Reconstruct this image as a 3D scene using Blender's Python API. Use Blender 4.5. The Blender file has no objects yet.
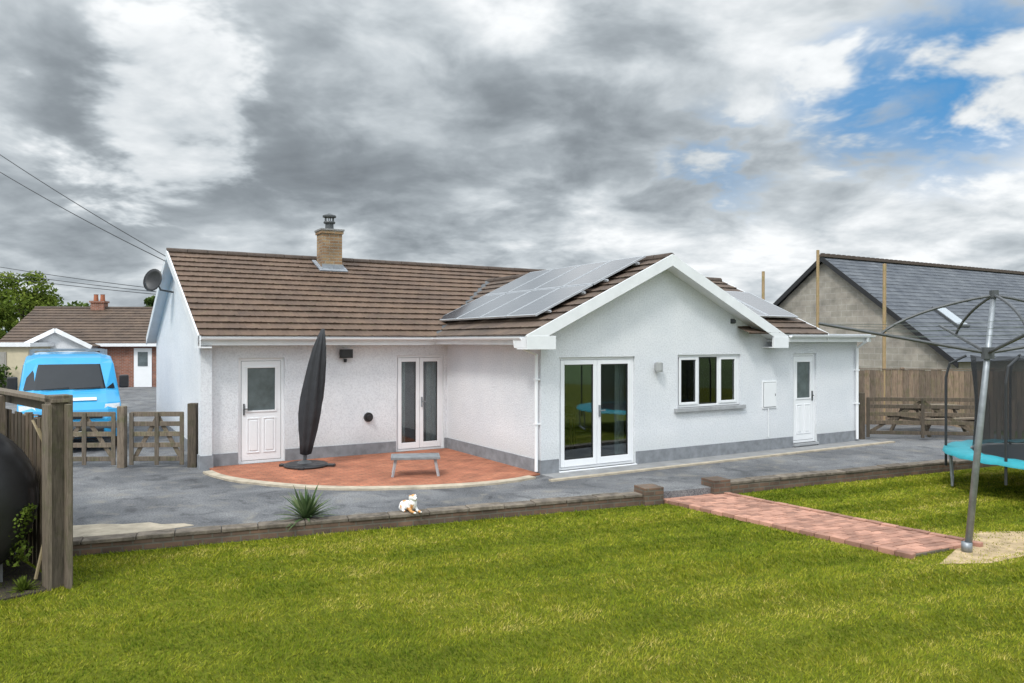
import bpy, bmesh, math, random
import numpy as np
from mathutils import Vector, Matrix
random.seed(7); rng=np.random.default_rng(7)
S=bpy.context.scene
COL=S.collection
ANG=math.radians(30.97)
A=Vector((0.521,13.68,0))
U=Vector((math.cos(ANG),math.sin(ANG),0)); V=Vector((-math.sin(ANG),math.cos(ANG),0))
def W(u,v,z=0): return A+U*u+V*v+Vector((0,0,z))

# ---------------------------------------------------------------- materials
def newmat(name):
    m=bpy.data.materials.new(name); m.use_nodes=True
    nt=m.node_tree; nt.nodes.clear()
    o=nt.nodes.new('ShaderNodeOutputMaterial'); b=nt.nodes.new('ShaderNodeBsdfPrincipled')
    nt.links.new(b.outputs[0],o.inputs[0])
    return m,nt,b,o
def ramp(nt,src,stops):
    r=nt.nodes.new('ShaderNodeValToRGB'); e=r.color_ramp.elements
    while len(e)>1: e.remove(e[-1])
    e[0].position=stops[0][0]; e[0].color=(*stops[0][1],1)
    for p,c in stops[1:]:
        x=e.new(p); x.color=(*c,1)
    nt.links.new(src,r.inputs[0]); return r.outputs[0]
def noise(nt,co,scale,detail=5,rough=.6,dist=0):
    n=nt.nodes.new('ShaderNodeTexNoise'); n.inputs['Scale'].default_value=scale
    n.inputs['Detail'].default_value=detail; n.inputs['Roughness'].default_value=rough
    n.inputs['Distortion'].default_value=dist
    nt.links.new(co,n.inputs['Vector']); return n.outputs['Fac']
def mixc(nt,fac,a,b,mode='MIX'):
    n=nt.nodes.new('ShaderNodeMix'); n.data_type='RGBA'; n.blend_type=mode
    for s,val in ((n.inputs[0],fac),(n.inputs[6],a),(n.inputs[7],b)):
        if hasattr(val,'links'): nt.links.new(val,s)
        elif isinstance(val,(int,float)): s.default_value=val
        else: s.default_value=(*val,1)
    return n.outputs[2]
def coord(nt,kind='Object'):
    t=nt.nodes.new('ShaderNodeTexCoord'); return t.outputs[kind]
def bump(nt,b,h,strength=.3,dist=.01):
    n=nt.nodes.new('ShaderNodeBump'); n.inputs['Strength'].default_value=strength; n.inputs['Distance'].default_value=dist
    nt.links.new(h,n.inputs['Height']); nt.links.new(n.outputs[0],b.inputs['Normal'])
def mat(name,col,rough=.6,var=.12,scale=4,bs=0,bscale=60,metal=0,spec=.5,coat=0,island=0):
    m,nt,b,o=newmat(name); co=coord(nt)
    n=noise(nt,co,scale,4)
    lo=tuple(c*(1-var) for c in col); hi=tuple(min(1,c*(1+var)) for c in col)
    c=ramp(nt,n,[(.3,lo),(.7,hi)])
    if island:
        geo=nt.nodes.new('ShaderNodeNewGeometry'); k=ramp(nt,geo.outputs['Random Per Island'],[(0,(1-island,)*3),(1,(1+island*.7,)*3)]); c=mixc(nt,1,c,k,'MULTIPLY')
    nt.links.new(c,b.inputs['Base Color'])
    b.inputs['Roughness'].default_value=rough; b.inputs['Metallic'].default_value=metal
    b.inputs['Specular IOR Level'].default_value=spec; b.inputs['Coat Weight'].default_value=coat
    if bs: bump(nt,b,noise(nt,co,bscale,3),bs)
    return m
def brickmat(name,c1,c2,mort,w,h,ms=.012,rough=.85,stain=.35,offset=.5):
    m,nt,b,o=newmat(name); uv=coord(nt,'UV')
    t=nt.nodes.new('ShaderNodeTexBrick'); nt.links.new(uv,t.inputs['Vector'])
    t.inputs['Color1'].default_value=(*c1,1); t.inputs['Color2'].default_value=(*c2,1); t.inputs['Mortar'].default_value=(*mort,1)
    t.inputs['Scale'].default_value=1; t.inputs['Brick Width'].default_value=w; t.inputs['Row Height'].default_value=h
    t.inputs['Mortar Size'].default_value=ms; t.inputs['Mortar Smooth'].default_value=.3; t.offset=offset
    n=noise(nt,coord(nt),2.2,5,.65)
    k=ramp(nt,n,[(.3,(1-stain,)*3),(.68,(1.15,)*3)])
    c=mixc(nt,1.0,t.outputs['Color'],k,'MULTIPLY'); nt.links.new(c,b.inputs['Base Color'])
    b.inputs['Roughness'].default_value=rough
    inv=nt.nodes.new('ShaderNodeMath'); inv.operation='SUBTRACT'; inv.inputs[0].default_value=1; nt.links.new(t.outputs['Fac'],inv.inputs[1])
    bump(nt,b,inv.outputs[0],.5,.006)
    return m

def wall_render():
    m,nt,b,o=newmat('white_render'); co=coord(nt)
    big=noise(nt,co,1.1,5,.6); c=ramp(nt,big,[(.3,(.71,.735,.77)),(.65,(.79,.805,.83))])
    fine=noise(nt,co,32,4,.8); c2=ramp(nt,fine,[(.34,(.80,.80,.81)),(.54,(1,1,1))])
    c=mixc(nt,1,c,c2,'MULTIPLY')
    sp=nt.nodes.new('ShaderNodeSeparateXYZ'); nt.links.new(co,sp.inputs[0])
    mr=nt.nodes.new('ShaderNodeMapRange'); nt.links.new(sp.outputs[2],mr.inputs[0]); mr.inputs[1].default_value=.25; mr.inputs[2].default_value=.65; mr.inputs[3].default_value=.7; mr.inputs[4].default_value=0
    mu=nt.nodes.new('ShaderNodeMath'); mu.operation='MULTIPLY'; nt.links.new(mr.outputs[0],mu.inputs[0]); nt.links.new(big,mu.inputs[1])
    c=mixc(nt,mu.outputs[0],c,(.48,.50,.49))
    nt.links.new(c,b.inputs['Base Color'])
    b.inputs['Roughness'].default_value=.92; bump(nt,b,fine,.75,.018); return m
M_WALL=wall_render()
M_PLINTH=mat('grey_plinth_paint',(.22,.232,.25),.85,.22,6,.4,70)
M_UPVC=mat('white_upvc',(.82,.83,.85),.3,.03,2)
M_FASCIA=mat('white_fascia',(.78,.79,.81),.4,.06,3)
M_BLACK=mat('black_plastic',(.02,.02,.022),.45,.2,8)
M_DARKG=mat('dark_grey_metal',(.07,.075,.08),.45,.2,8)
M_LEAD=mat('lead_flashing',(.25,.27,.30),.55,.2,10)
M_SILL=mat('stone_sill',(.34,.35,.36),.8,.15,8,.3)
M_GALV=mat('galvanised_steel',(.27,.29,.31),.45,.2,12,.1,30,metal=.5)
M_CONC=mat('concrete_edge',(.42,.36,.275),.9,.25,5,.5,50)
M_CONCG=mat('grey_concrete',(.25,.25,.25),.9,.2,3,.5,50)
M_CURT=mat('curtain',(.62,.63,.58),.9,.1,6)
M_INT=mat('interior_paint',(.55,.52,.48),.9,.1,3)
M_FROST=mat('frosted_glass',(.09,.11,.12),.22,.3,4,0,spec=.8)
def woodmat(name,c1,c2,sc=3.0):
    m,nt,b,o=newmat(name); co=coord(nt)
    mp=nt.nodes.new('ShaderNodeMapping'); nt.links.new(co,mp.inputs[0]); mp.inputs['Scale'].default_value=(14,14,1.6)
    n=noise(nt,mp.outputs[0],sc,5,.7,.5); c=ramp(nt,n,[(.3,c1),(.7,c2)])
    geo=nt.nodes.new('ShaderNodeNewGeometry')
    k=ramp(nt,geo.outputs['Random Per Island'],[(0,(.6,.61,.62)),(1,(1.2,1.15,1.1))])
    c=mixc(nt,1,c,k,'MULTIPLY')
    gr=ramp(nt,noise(nt,co,4,4,.7),[(.5,(1,1,1)),(.7,(.72,.85,.6))]); c=mixc(nt,1,c,gr,'MULTIPLY')
    nt.links.new(c,b.inputs['Base Color']); b.inputs['Roughness'].default_value=.85
    bump(nt,b,n,.5,.006); return m
M_WOODG=woodmat('weathered_wood',(.09,.072,.054),(.24,.195,.15))
M_WOODM=woodmat('old_brown_wood',(.05,.038,.027),(.16,.12,.08))
M_WOODD=woodmat('dark_wood',(.05,.04,.03),(.16,.125,.09))
M_WOODT=woodmat('tan_timber',(.30,.21,.11),(.45,.33,.19))
M_FENCE=woodmat('fence_wood',(.13,.09,.065),(.29,.22,.16))

def glassmat():
    m,nt,b,o=newmat('window_glass'); nt.nodes.remove(b)
    t=nt.nodes.new('ShaderNodeBsdfTransparent'); t.inputs[0].default_value=(.76,.82,.83,1)
    g=nt.nodes.new('ShaderNodeBsdfGlossy'); g.inputs['Roughness'].default_value=.015; g.inputs['Color'].default_value=(.95,.97,1,1)
    f=nt.nodes.new('ShaderNodeFresnel'); f.inputs[0].default_value=1.5
    a=nt.nodes.new('ShaderNodeMath'); a.operation='MULTIPLY_ADD'; a.inputs[1].default_value=1.3; a.inputs[2].default_value=.04; a.use_clamp=True
    nt.links.new(f.outputs[0],a.inputs[0])
    mx=nt.nodes.new('ShaderNodeMixShader'); nt.links.new(a.outputs[0],mx.inputs[0]); nt.links.new(t.outputs[0],mx.inputs[1]); nt.links.new(g.outputs[0],mx.inputs[2])
    nt.links.new(mx.outputs[0],o.inputs[0]); return m
M_GLASS=glassmat()
def tilemat(name,c1,c2,tw,th,moss=(.16,.15,.07),ma=.45):
    m,nt,b,o=newmat(name); uv=coord(nt,'UV')
    t=nt.nodes.new('ShaderNodeTexBrick'); nt.links.new(uv,t.inputs['Vector'])
    t.inputs['Color1'].default_value=(*c1,1); t.inputs['Color2'].default_value=(*c2,1); t.inputs['Mortar'].default_value=(c1[0]*.7,c1[1]*.7,c1[2]*.7,1)
    t.inputs['Scale'].default_value=1; t.inputs['Brick Width'].default_value=tw; t.inputs['Row Height'].default_value=th
    t.inputs['Mortar Size'].default_value=.005; t.inputs['Mortar Smooth'].default_value=.4
    n=noise(nt,coord(nt),1.3,6,.7); k=ramp(nt,n,[(.3,(.66,.66,.68)),(.7,(1.25,1.2,1.12))])
    c=mixc(nt,1,t.outputs['Color'],k,'MULTIPLY')
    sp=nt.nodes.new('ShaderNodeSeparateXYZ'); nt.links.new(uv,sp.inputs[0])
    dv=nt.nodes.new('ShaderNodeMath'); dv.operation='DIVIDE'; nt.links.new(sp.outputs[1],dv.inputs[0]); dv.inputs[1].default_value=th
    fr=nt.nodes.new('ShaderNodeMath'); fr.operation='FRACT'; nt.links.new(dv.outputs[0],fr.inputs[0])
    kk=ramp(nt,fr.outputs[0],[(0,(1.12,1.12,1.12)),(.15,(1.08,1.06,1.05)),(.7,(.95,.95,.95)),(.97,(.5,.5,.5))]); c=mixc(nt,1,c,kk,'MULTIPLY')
    n2=noise(nt,coord(nt),9,4,.7); f=ramp(nt,n2,[(.58,(0,0,0)),(.72,(ma,ma,ma))])
    c=mixc(nt,f,c,moss); nt.links.new(c,b.inputs['Base Color']); b.inputs['Roughness'].default_value=.7
    b.inputs['Specular IOR Level'].default_value=.35
    return m
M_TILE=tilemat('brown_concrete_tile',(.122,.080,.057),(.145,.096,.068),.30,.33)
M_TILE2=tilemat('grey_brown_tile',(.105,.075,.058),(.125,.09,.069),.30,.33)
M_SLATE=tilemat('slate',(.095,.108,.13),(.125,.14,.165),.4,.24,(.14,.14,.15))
M_RIDGE=mat('ridge_tile',(.08,.058,.046),.8,.25,6,.3)
M_BRICKC=brickmat('buff_brick',(.36,.24,.13),(.26,.15,.08),(.30,.27,.22),.225,.075,.01)
M_BRICKR=brickmat('red_brick',(.33,.12,.07),(.24,.085,.05),(.28,.25,.22),.225,.075,.01)
M_BLOCK=brickmat('concrete_block',(.38,.34,.29),(.31,.285,.24),(.40,.37,.33),.44,.22,.012)
M_PATIO=brickmat('terracotta_paver',(.45,.17,.09),(.37,.125,.065),(.22,.11,.07),.2,.1,.007,stain=.45)
M_PATH=mat('pink_paver',(.40,.21,.15),.88,.25,5,.5,40,island=.34)
M_OLDBRICK=brickmat('old_wall_brick',(.17,.10,.065),(.11,.075,.055),(.13,.115,.09),.225,.075,.012,stain=.5)

# ---------------------------------------------------------------- mesh helpers
def link(ob,parent=None):
    COL.objects.link(ob)
    if parent: ob.parent=parent
    return ob
def empty(name,loc=(0,0,0),rot=0):
    e=bpy.data.objects.new(name,None); e.location=loc; e.rotation_euler=(0,0,rot); e.empty_display_size=.3
    COL.objects.link(e); return e
def boxuv(me):
    uvl=me.uv_layers.new(name='UVMap')
    for p in me.polygons:
        n=p.normal; ax=max(range(3),key=lambda i:abs(n[i]))
        for li in p.loop_indices:
            c=me.vertices[me.loops[li].vertex_index].co
            uvl.data[li].uv=(c.x,c.y) if ax==2 else ((c.y,c.z) if ax==0 else (c.x,c.z))
def mesh(name,vs,fs,m,parent=None,loc=None,rot=0,smooth=False,bevel=0,uv=True):
    me=bpy.data.meshes.new(name); me.from_pydata([tuple(v) for v in vs],[],fs); me.update()
    if uv: boxuv(me)
    me.materials.append(m)
    if smooth:
        for p in me.polygons: p.use_smooth=True
    ob=bpy.data.objects.new(name,me)
    if loc: ob.location=loc
    ob.rotation_euler=(0,0,rot); link(ob,parent)
    if bevel:
        b=ob.modifiers.new('b','BEVEL'); b.width=bevel; b.segments=2; b.limit_method='ANGLE'
    return ob
BF=[(0,3,2,1),(4,5,6,7),(0,1,5,4),(1,2,6,5),(2,3,7,6),(3,0,4,7)]
def bv(a,b):
    x0,y0,z0=a; x1,y1,z1=b
    return [(x0,y0,z0),(x1,y0,z0),(x1,y1,z0),(x0,y1,z0),(x0,y0,z1),(x1,y0,z1),(x1,y1,z1),(x0,y1,z1)]
class G:
    def __init__(s): s.v=[]; s.f=[]
    def add(s,vs,fs):
        o=len(s.v); s.v+= [tuple(x) for x in vs]; s.f+=[tuple(i+o for i in f) for f in fs]; return s
    def box(s,a,b): return s.add(bv(a,b),BF)
    def obox(s,p,q,w,h,up=Vector((0,0,1))):
        p=Vector(p); q=Vector(q); d=(q-p).normalized()
        if abs(d.dot(up))>.99: up=Vector((1,0,0))
        r=d.cross(up).normalized(); u2=r.cross(d).normalized()
        vs=[]
        for c in (p,q):
            for sx,sy in ((-1,-1),(1,-1),(1,1),(-1,1)): vs.append(c+r*w/2*sx+u2*h/2*sy)
        return s.add(vs,[f[::-1] for f in BF])
    def tube(s,pts,r,n=8,cap=True):
        pts=[Vector(p) for p in pts]; k=len(pts)
        rs=r if isinstance(r,(list,tuple)) else [r]*k
        base=len(s.v)
        d0=(pts[1]-pts[0]).normalized(); up=Vector((0,0,1)) if abs(d0.z)<.9 else Vector((1,0,0))
        for i in range(k):
            d=(pts[min(i+1,k-1)]-pts[max(i-1,0)]).normalized()
            a=d.cross(up).normalized(); b2=d.cross(a).normalized()
            for j in range(n):
                t=2*math.pi*j/n; s.v.append(tuple(pts[i]+(a*math.cos(t)+b2*math.sin(t))*rs[i]))
        for i in range(k-1):
            for j in range(n):
                a=base+i*n+j; b2=base+i*n+(j+1)%n; s.f.append((a,b2,b2+n,a+n))
        if cap:
            s.f.append(tuple(base+j for j in range(n))[::-1]); s.f.append(tuple(base+(k-1)*n+j for j in range(n)))
        return s
    def lathe(s,prof,n=24,c=(0,0,0),axis='z'):
        base=len(s.v)
        for r,z in prof:
            for j in range(n):
                t=2*math.pi*j/n; x,y=r*math.cos(t),r*math.sin(t)
                p=(x,y,z) if axis=='z' else ((z,x,y) if axis=='x' else (x,z,y))
                s.v.append((p[0]+c[0],p[1]+c[1],p[2]+c[2]))
        for i in range(len(prof)-1):
            for j in range(n):
                a=base+i*n+j; b2=base+i*n+(j+1)%n; s.f.append((a,b2,b2+n,a+n))
        s.f.append(tuple(base+j for j in range(n))[::-1]); s.f.append(tuple(base+(len(prof)-1)*n+j for j in range(n)))
        return s
    def prism(s,poly,z0,z1):
        n=len(poly); vs=[(x,y,z0) for x,y in poly]+[(x,y,z1) for x,y in poly]
        fs=[tuple(range(n))[::-1],tuple(range(n,2*n))]+[(i,(i+1)%n,(i+1)%n+n,i+n) for i in range(n)]
        return s.add(vs,fs)
    def out(s,name,m,parent=None,**k): return mesh(name,s.v,s.f,m,parent,**k)
def box(name,a,b,m,parent=None,**k): return mesh(name,bv(a,b),BF,m,parent,**k)

def tiled(name,p0,along,L,up,Sl,m,parent,course=.33,tw=.30,roll=.006,step=.03):
    """real overlapping tile courses, p0 = eave start"""
    p0=Vector(p0); a=Vector(along).normalized(); s=Vector(up).normalized(); n=a.cross(s).normalized()
    if n.z<0: n=-n
    nc=int(math.ceil(Sl/course)); vs=[];fs=[];uv=[]
    for c in range(nc):
        xs=[0];hs=[0]; off0=(tw*.5 if c%2 else 0)
        for i in range(-1,int(math.ceil(L/tw))):
            for o,h in ((0,0),(.02,roll),(.05,roll),(.07,0)):
                x=i*tw+o+off0
                if 0<x<L: xs.append(x); hs.append(h)
        xs.append(L); hs.append(0); k=len(xs)
        d0=c*course; d1=min(Sl,(c+1)*course)
        b=len(vs); jit=[random.uniform(-.004,.004) for _ in range(len(xs)//4+2)]
        for row,(d,off,v) in enumerate(((d0,0,c*course+.001),(d0-.004 if c else d0,step,c*course+.002),(d1,.001,(c+1)*course-.001 if d1==(c+1)*course else d1))):
            for i,(x,h) in enumerate(zip(xs,hs)):
                hh=h if row!=0 else 0
                vs.append(p0+a*x+s*d+n*(off+hh+(jit[i//4] if row==1 else 0))); uv.append((x,v))
        for r in range(2):
            for i in range(k-1):
                q=b+r*k+i; fs.append((q,q+1,q+1+k,q+k))
    me=bpy.data.meshes.new(name); me.from_pydata([tuple(v) for v in vs],[],fs); me.update()
    l=me.uv_layers.new(name='UVMap')
    for lp in me.loops: l.data[lp.index].uv=uv[lp.vertex_index]
    me.materials.append(m); ob=bpy.data.objects.new(name,me); link(ob,parent); return ob

def wall_holes(name,L,H,holes,origin,m,parent,depth=.12,z0=0):
    xs=sorted({0,L,*[h[0] for h in holes],*[h[1] for h in holes]}); zs=sorted({z0,H,*[h[2] for h in holes],*[h[3] for h in holes]})
    g=G(); ox,oy=origin
    for i in range(len(xs)-1):
        for j in range(len(zs)-1):
            cx=(xs[i]+xs[i+1])/2; cz=(zs[j]+zs[j+1])/2
            if any(h[0]<cx<h[1] and h[2]<cz<h[3] for h in holes): continue
            g.add([(ox+xs[i],oy,zs[j]),(ox+xs[i+1],oy,zs[j]),(ox+xs[i+1],oy,zs[j+1]),(ox+xs[i],oy,zs[j+1])],[(0,1,2,3)])
            g.add([(ox+xs[i],oy+.25,zs[j]),(ox+xs[i+1],oy+.25,zs[j]),(ox+xs[i+1],oy+.25,zs[j+1]),(ox+xs[i],oy+.25,zs[j+1])],[(3,2,1,0)])
    for a,b,c,d in holes:
        x0,x1=ox+a,ox+b; y0,y1=oy,oy+.25
        g.add([(x0,y0,c),(x0,y1,c),(x0,y1,d),(x0,y0,d)],[(0,1,2,3)])
        g.add([(x1,y0,c),(x1,y1,c),(x1,y1,d),(x1,y0,d)],[(3,2,1,0)])
        g.add([(x0,y0,d),(x1,y0,d),(x1,y1,d),(x0,y1,d)],[(3,2,1,0)])
        g.add([(x0,y0,c),(x1,y0,c),(x1,y1,c),(x0,y1,c)],[(0,1,2,3)])
    return g.out(name,m,parent)

def frame(g,x0,x1,z0,z1,y,w,d):
    g.box((x0,y,z0),(x0+w,y+d,z1)); g.box((x1-w,y,z0),(x1,y+d,z1))
    g.box((x0+w,y,z1-w),(x1-w,y+d,z1)); g.box((x0+w,y,z0),(x1-w,y+d,z0+w))
def french(name,x0,x1,z0,z1,y,parent):
    e=bpy.data.objects.new(name,None); link(e,parent)
    g=G(); frame(g,x0,x1,z0,z1,y+.05,.05,.07)
    xm=(x0+x1)/2; gl=G(); rub=G()
    for a,b in ((x0+.055,xm-.004),(xm+.004,x1-.055)):
        st=.085; zz0=z0+.055; zz1=z1-.055; yy=y+.035
        g.box((a,yy,zz0),(a+st,yy+.06,zz1)); g.box((b-st,yy,zz0),(b,yy+.06,zz1))
        g.box((a+st,yy,zz1-st),(b-st,yy+.06,zz1)); g.box((a+st,yy,zz0),(b-st,yy+.06,zz0+.13))
        frame(rub,a+st-.002,b-st+.002,zz0+.128,zz1-st+.002,yy+.012,.012,.02)
        gl.box((a+st,yy+.028,zz0+.13),(b-st,yy+.034,zz1-st))
    g.out(name+'_frame',M_UPVC,e,bevel=.006); gl.out(name+'_glass',M_GLASS,e); rub.out(name+'_gasket',M_BLACK,e)
    h=G(); h.box((xm+.03,y+.0,z0+.95),(xm+.055,y+.035,z0+1.17)); h.box((xm+.03,y-.03,z0+1.06),(xm+.15,y-.015,z0+1.08)); h.box((xm+.035,y-.02,z0+1.06),(xm+.05,y+.0,z0+1.08))
    h.out(name+'_handle',M_GALV,e)
    s=G(); s.box((x0-.02,y-.05,z0-.04),(x1+.02,y+.12,z0)); s.out(name+'_cill',M_UPVC,e,bevel=.004)
def door(name,x0,x1,z0,z1,y,parent,handle_right=False):
    e=bpy.data.objects.new(name,None); link(e,parent)
    g=G(); frame(g,x0,x1,z0,z1,y+.05,.06,.07)
    a,b=x0+.065,x1-.065; c,d=z0+.065,z1-.065; yy=y+.045
    gz0=c+(d-c)*.50; gz1=d-.13; gx0,gx1=a+.11,b-.11
    g.box((a,yy,c),(b,yy+.05,gz0)); g.box((a,yy,gz1),(b,yy+.05,d)); g.box((a,yy,gz0),(gx0,yy+.05,gz1)); g.box((gx1,yy,gz0),(b,yy+.05,gz1))
    g.out(name+'_leaf',M_UPVC,e,bevel=.005)
    t=G(); frame(t,gx0-.03,gx1+.03,gz0-.03,gz1+.03,yy-.014,.032,.02)
    mid=(a+b)/2
    for px0,px1 in ((a+.10,mid-.03),(mid+.03,b-.10)):
        frame(t,px0,px1,c+.14,gz0-.14,yy-.012,.022,.014); t.box((px0+.05,yy-.014,c+.19),(px1-.05,yy+.002,gz0-.19))
    t.out(name+'_mouldings',M_UPVC,e,bevel=.004)
    gg=G(); gg.box((gx0,yy+.012,gz0),(gx1,yy+.03,gz1)); gg.out(name+'_obscure_glass',M_FROST,e)
    gk=G(); frame(gk,x0+.058,x1-.058,z0+.058,z1-.058,yy+.006,.008,.02); gk.out(name+'_gasket',M_BLACK,e)
    h=G(); hx=b-.055 if handle_right else a+.03
    h.box((hx,yy-.02,z0+.95),(hx+.03,yy,z0+1.17)); h.box((hx,yy-.05,z0+1.06),(hx+.12 if not handle_right else hx+.03,yy-.035,z0+1.08)); h.out(name+'_handle',M_DARKG,e)
    s=G(); s.box((x0-.02,y-.06,z0-.05),(x1+.02,y+.1,z0)); s.out(name+'_threshold',M_SILL,e)
def window(name,x0,x1,z0,z1,y,parent):
    e=bpy.data.objects.new(name,None); link(e,parent)
    g=G(); frame(g,x0,x1,z0,z1,y+.05,.05,.07); gl=G(); rub=G()
    w=(x1-x0-.1)/3
    for i in range(3):
        a=x0+.05+w*i; b=a+w
        if i<2: g.box((b-.02,y+.052,z0+.05),(b+.02,y+.118,z1-.05))
        q=.045 if i!=1 else .012
        if i!=1: frame(g,a+.022,b-.022,z0+.052,z1-.052,y+.035,.055,.05)
        gl.box((a+.03,y+.07,z0+.05),(b-.03,y+.076,z1-.05))
        frame(rub,a+.022+q,b-.022-q,z0+.052+q,z1-.052-q,y+.062,.012,.012)
    g.out(name+'_frame',M_UPVC,e,bevel=.006); gl.out(name+'_glass',M_GLASS,e); rub.out(name+'_gasket',M_BLACK,e)
    s=G(); s.box((x0-.10,y-.07,z0-.08),(x1+.10,y+.10,z0)); s.out(name+'_sill',M_SILL,e,bevel=.008)

# ================================================================= MAIN HOUSE
H=empty('white_bungalow',A,ANG)
TM=.44; TW=.47
RV=8.1; RZ=4.53; EV=3.48
eave_z=RZ-(RV-EV)*TM
hf=[(.40,2.18,.03,2.11),(3.30,5.10,1.05,2.13),(6.79,7.60,.09,2.13)]
wall_holes('front_wall',9.1,2.5,hf,(0,0),M_WALL,H)
hm=[(.55,1.43,.02,2.08),(3.80,4.93,.02,2.10)]
wall_holes('rear_wall',5.01,2.5,hm,(-5.01,3.83),M_WALL,H)
WR=2.86; WE=-.46; WRE=6.18; WZ=4.06
def wz(u): return WZ-abs(u-WR)*TW
ge=WZ-(WR-WE)*TW
g=G(); top=.09
pts=[(0,2.5),(WRE-.3,2.5),(WR,WZ-top-.02),(0,wz(0)-top)]
g.add([(u,0,z) for u,z in pts]+[(u,.25,z) for u,z in pts],[(0,1,2,3),(7,6,5,4)]); g.out('wing_gable_wall',M_WALL,H)
box('wing_side_wall',(0,.25,0),(.25,3.83,wz(0)-.1),M_WALL,H)
mesh('wing_side_face',[(0,0,0),(0,.25,0),(0,.25,wz(0)-.1),(0,0,wz(0)-.1)],[(0,3,2,1)],M_WALL,H)
box('right_end_wall',(8.85,.25,0),(9.1,7,2.5),M_WALL,H)
mesh('right_end_face',[(9.1,0,0),(9.1,.25,0),(9.1,.25,2.5),(9.1,0,2.5)],[(0,1,2,3)],M_WALL,H)
BV=12.4
g=G(); pg=[(3.83,0),(BV,0),(BV,eave_z+.08),(RV,RZ-.12),(3.83,eave_z+.08)]
g.add([(-5.01,v,z) for v,z in pg]+[(-4.76,v,z) for v,z in pg],[(0,4,3,2,1),(5,6,7,8,9)]); g.out('left_gable_wall',M_WALL,H)
box('gable_nib',(-5.16,3.70,0),(-4.96,3.98,2.42),M_WALL,H)
box('back_wall',(-5.0,BV-.2,0),(8,BV,2.5),M_WALL,H)
box('right_inner_wall',(7.8,3.2,0),(8,BV-.2,2.5),M_WALL,H)
g=G()
def pl(u0,u1,v,holes):
    x=u0
    for a,b in holes+[(u1,u1)]:
        if a-x>.01: g.box((x,v-.018,-.02),(a,v+.05,.26))
        x=b
pl(-.018,9.118,0,[(.38,2.20),(6.77,7.62)])
pl(-5.0,-.02,3.83,[(-4.47,-3.57),(-1.22,-.07)])
g.box((-.0185,-.0,-.02),(.02,3.81,.26)); g.box((9.08,0,-.02),(9.119,7,.26)); g.box((-5.028,3.85,-.02),(-4.98,BV,.26))
g.box((-5.18,3.68,-.02),(-4.94,3.995,.26))
g.out('plinth',M_PLINTH,H)
french('wing_french_doors',.40,2.18,.03,2.11,0,H)
window('wing_window',3.30,5.10,1.05,2.13,0,H)
door('wing_back_door',6.79,7.60,.09,2.13,0,H,True)
door('utility_door',-4.46,-3.58,.02,2.08,3.83,H)
french('main_french_doors',-1.21,-.08,.02,2.10,3.83,H)
g=G(); g.box((.3,.3,-.01),(7.7,3.7,.02)); g.box((-4.7,4.1,-.01),(7.7,9,.02)); g.out('interior_floor',mat('wood_floor',(.26,.17,.10),.5),H)
g=G(); g.box((.26,4.0,.02),(7.7,4.05,2.45)); g.box((2.9,.26,.02),(2.95,4.0,2.45)); g.box((5.6,.26,.02),(5.65,4.0,2.45)); g.box((-4.7,8,.02),(7.7,8.05,2.45)); g.box((.26,.26,2.42),(7.7,4.,2.45)); g.box((-4.7,4.1,2.42),(7.7,8.,2.45)); g.out('partition_walls',M_INT,H)
def curtain(x0,x1,z0,z1,y):
    g=G(); n=max(6,int((x1-x0)/.03)); vs=[]
    for i in range(n+1):
        x=x0+(x1-x0)*i/n; yy=y+.02*math.sin(i*1.7); vs+= [(x,yy,z0),(x,yy,z1)]
    g.add(vs,[(2*i,2*i+2,2*i+3,2*i+1) for i in range(n)]); g.out('curtain',M_CURT,H)
curtain(.45,.66,.1,2.1,.30); curtain(1.92,2.14,.1,2.1,.30)
curtain(3.35,3.55,1.0,2.1,.28); curtain(4.1,5.05,1.0,2.1,.28)
curtain(-1.15,-.88,.1,2.1,4.11); curtain(-.38,-.1,.1,2.1,4.11)
g=G(); g.box((1.0,2.0,.72),(2.2,2.9,.76))
for x in (1.05,2.1):
    for y in (2.05,2.8): g.box((x,y,.02),(x+.05,y+.05,.72))
for x in (.8,2.3): g.box((x,2.2,.42),(x+.4,2.6,.46)); g.box((x,2.2,.02),(x+.04,2.24,.95)); g.box((x,2.56,.02),(x+.04,2.6,.95)); g.box((x,2.2,.8),(x+.03,2.6,.95))
g.out('dining_table_and_chairs',M_WOODT,H)
# --- roofs
sM=math.hypot(1,TM)
mainL=7.5+5.22
tiled('main_roof_near',(-5.22,EV,eave_z),(1,0,0),mainL,(0,1,TM),(RV-EV)*sM,M_TILE,H)
tiled('main_roof_far',(7.5,2*RV-EV,eave_z),(-1,0,0),mainL,(0,-1,TM),(RV-EV)*sM,M_TILE,H)
sW=math.hypot(1,TW); WF=-.30
tiled('wing_roof_left',(WE,7.2,ge),(0,-1,0),7.2-WF,(1,0,TW),(WR-WE)*sW,M_TILE2,H)
tiled('wing_roof_right',(WRE+.0,WF,ge),(0,1,0),7.5,(-1,0,TW),(WRE-WR)*sW,M_TILE2,H)
RR=2.95; RE=-.32; rez=4.0-(RR-RE)*TM
tiled('right_roof_near',(5.0,RE,rez),(1,0,0),2.58,(0,1,TM),(RR-RE)*sM,M_TILE2,H)
tiled('right_roof_far',(7.58,2*RR-RE,rez),(-1,0,0),2.58,(0,-1,TM),(RR-RE)*sM,M_TILE2,H)
def ridge(name,p,q):
    p=Vector(p); q=Vector(q); L=(q-p).length; d=(q-p).normalized(); n=int(L/.45); g=G()
    for i in range(n):
        a=p+d*(L*i/n); b=p+d*(L*(i+1)/n-.01); g.tube([a,b],.085 if i%2 else .082,10)
    g.out(name,M_RIDGE,H)
ridge('main_ridge_tiles',(-5.24,RV,RZ+.0),(7.5,RV,RZ+.0))
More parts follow.
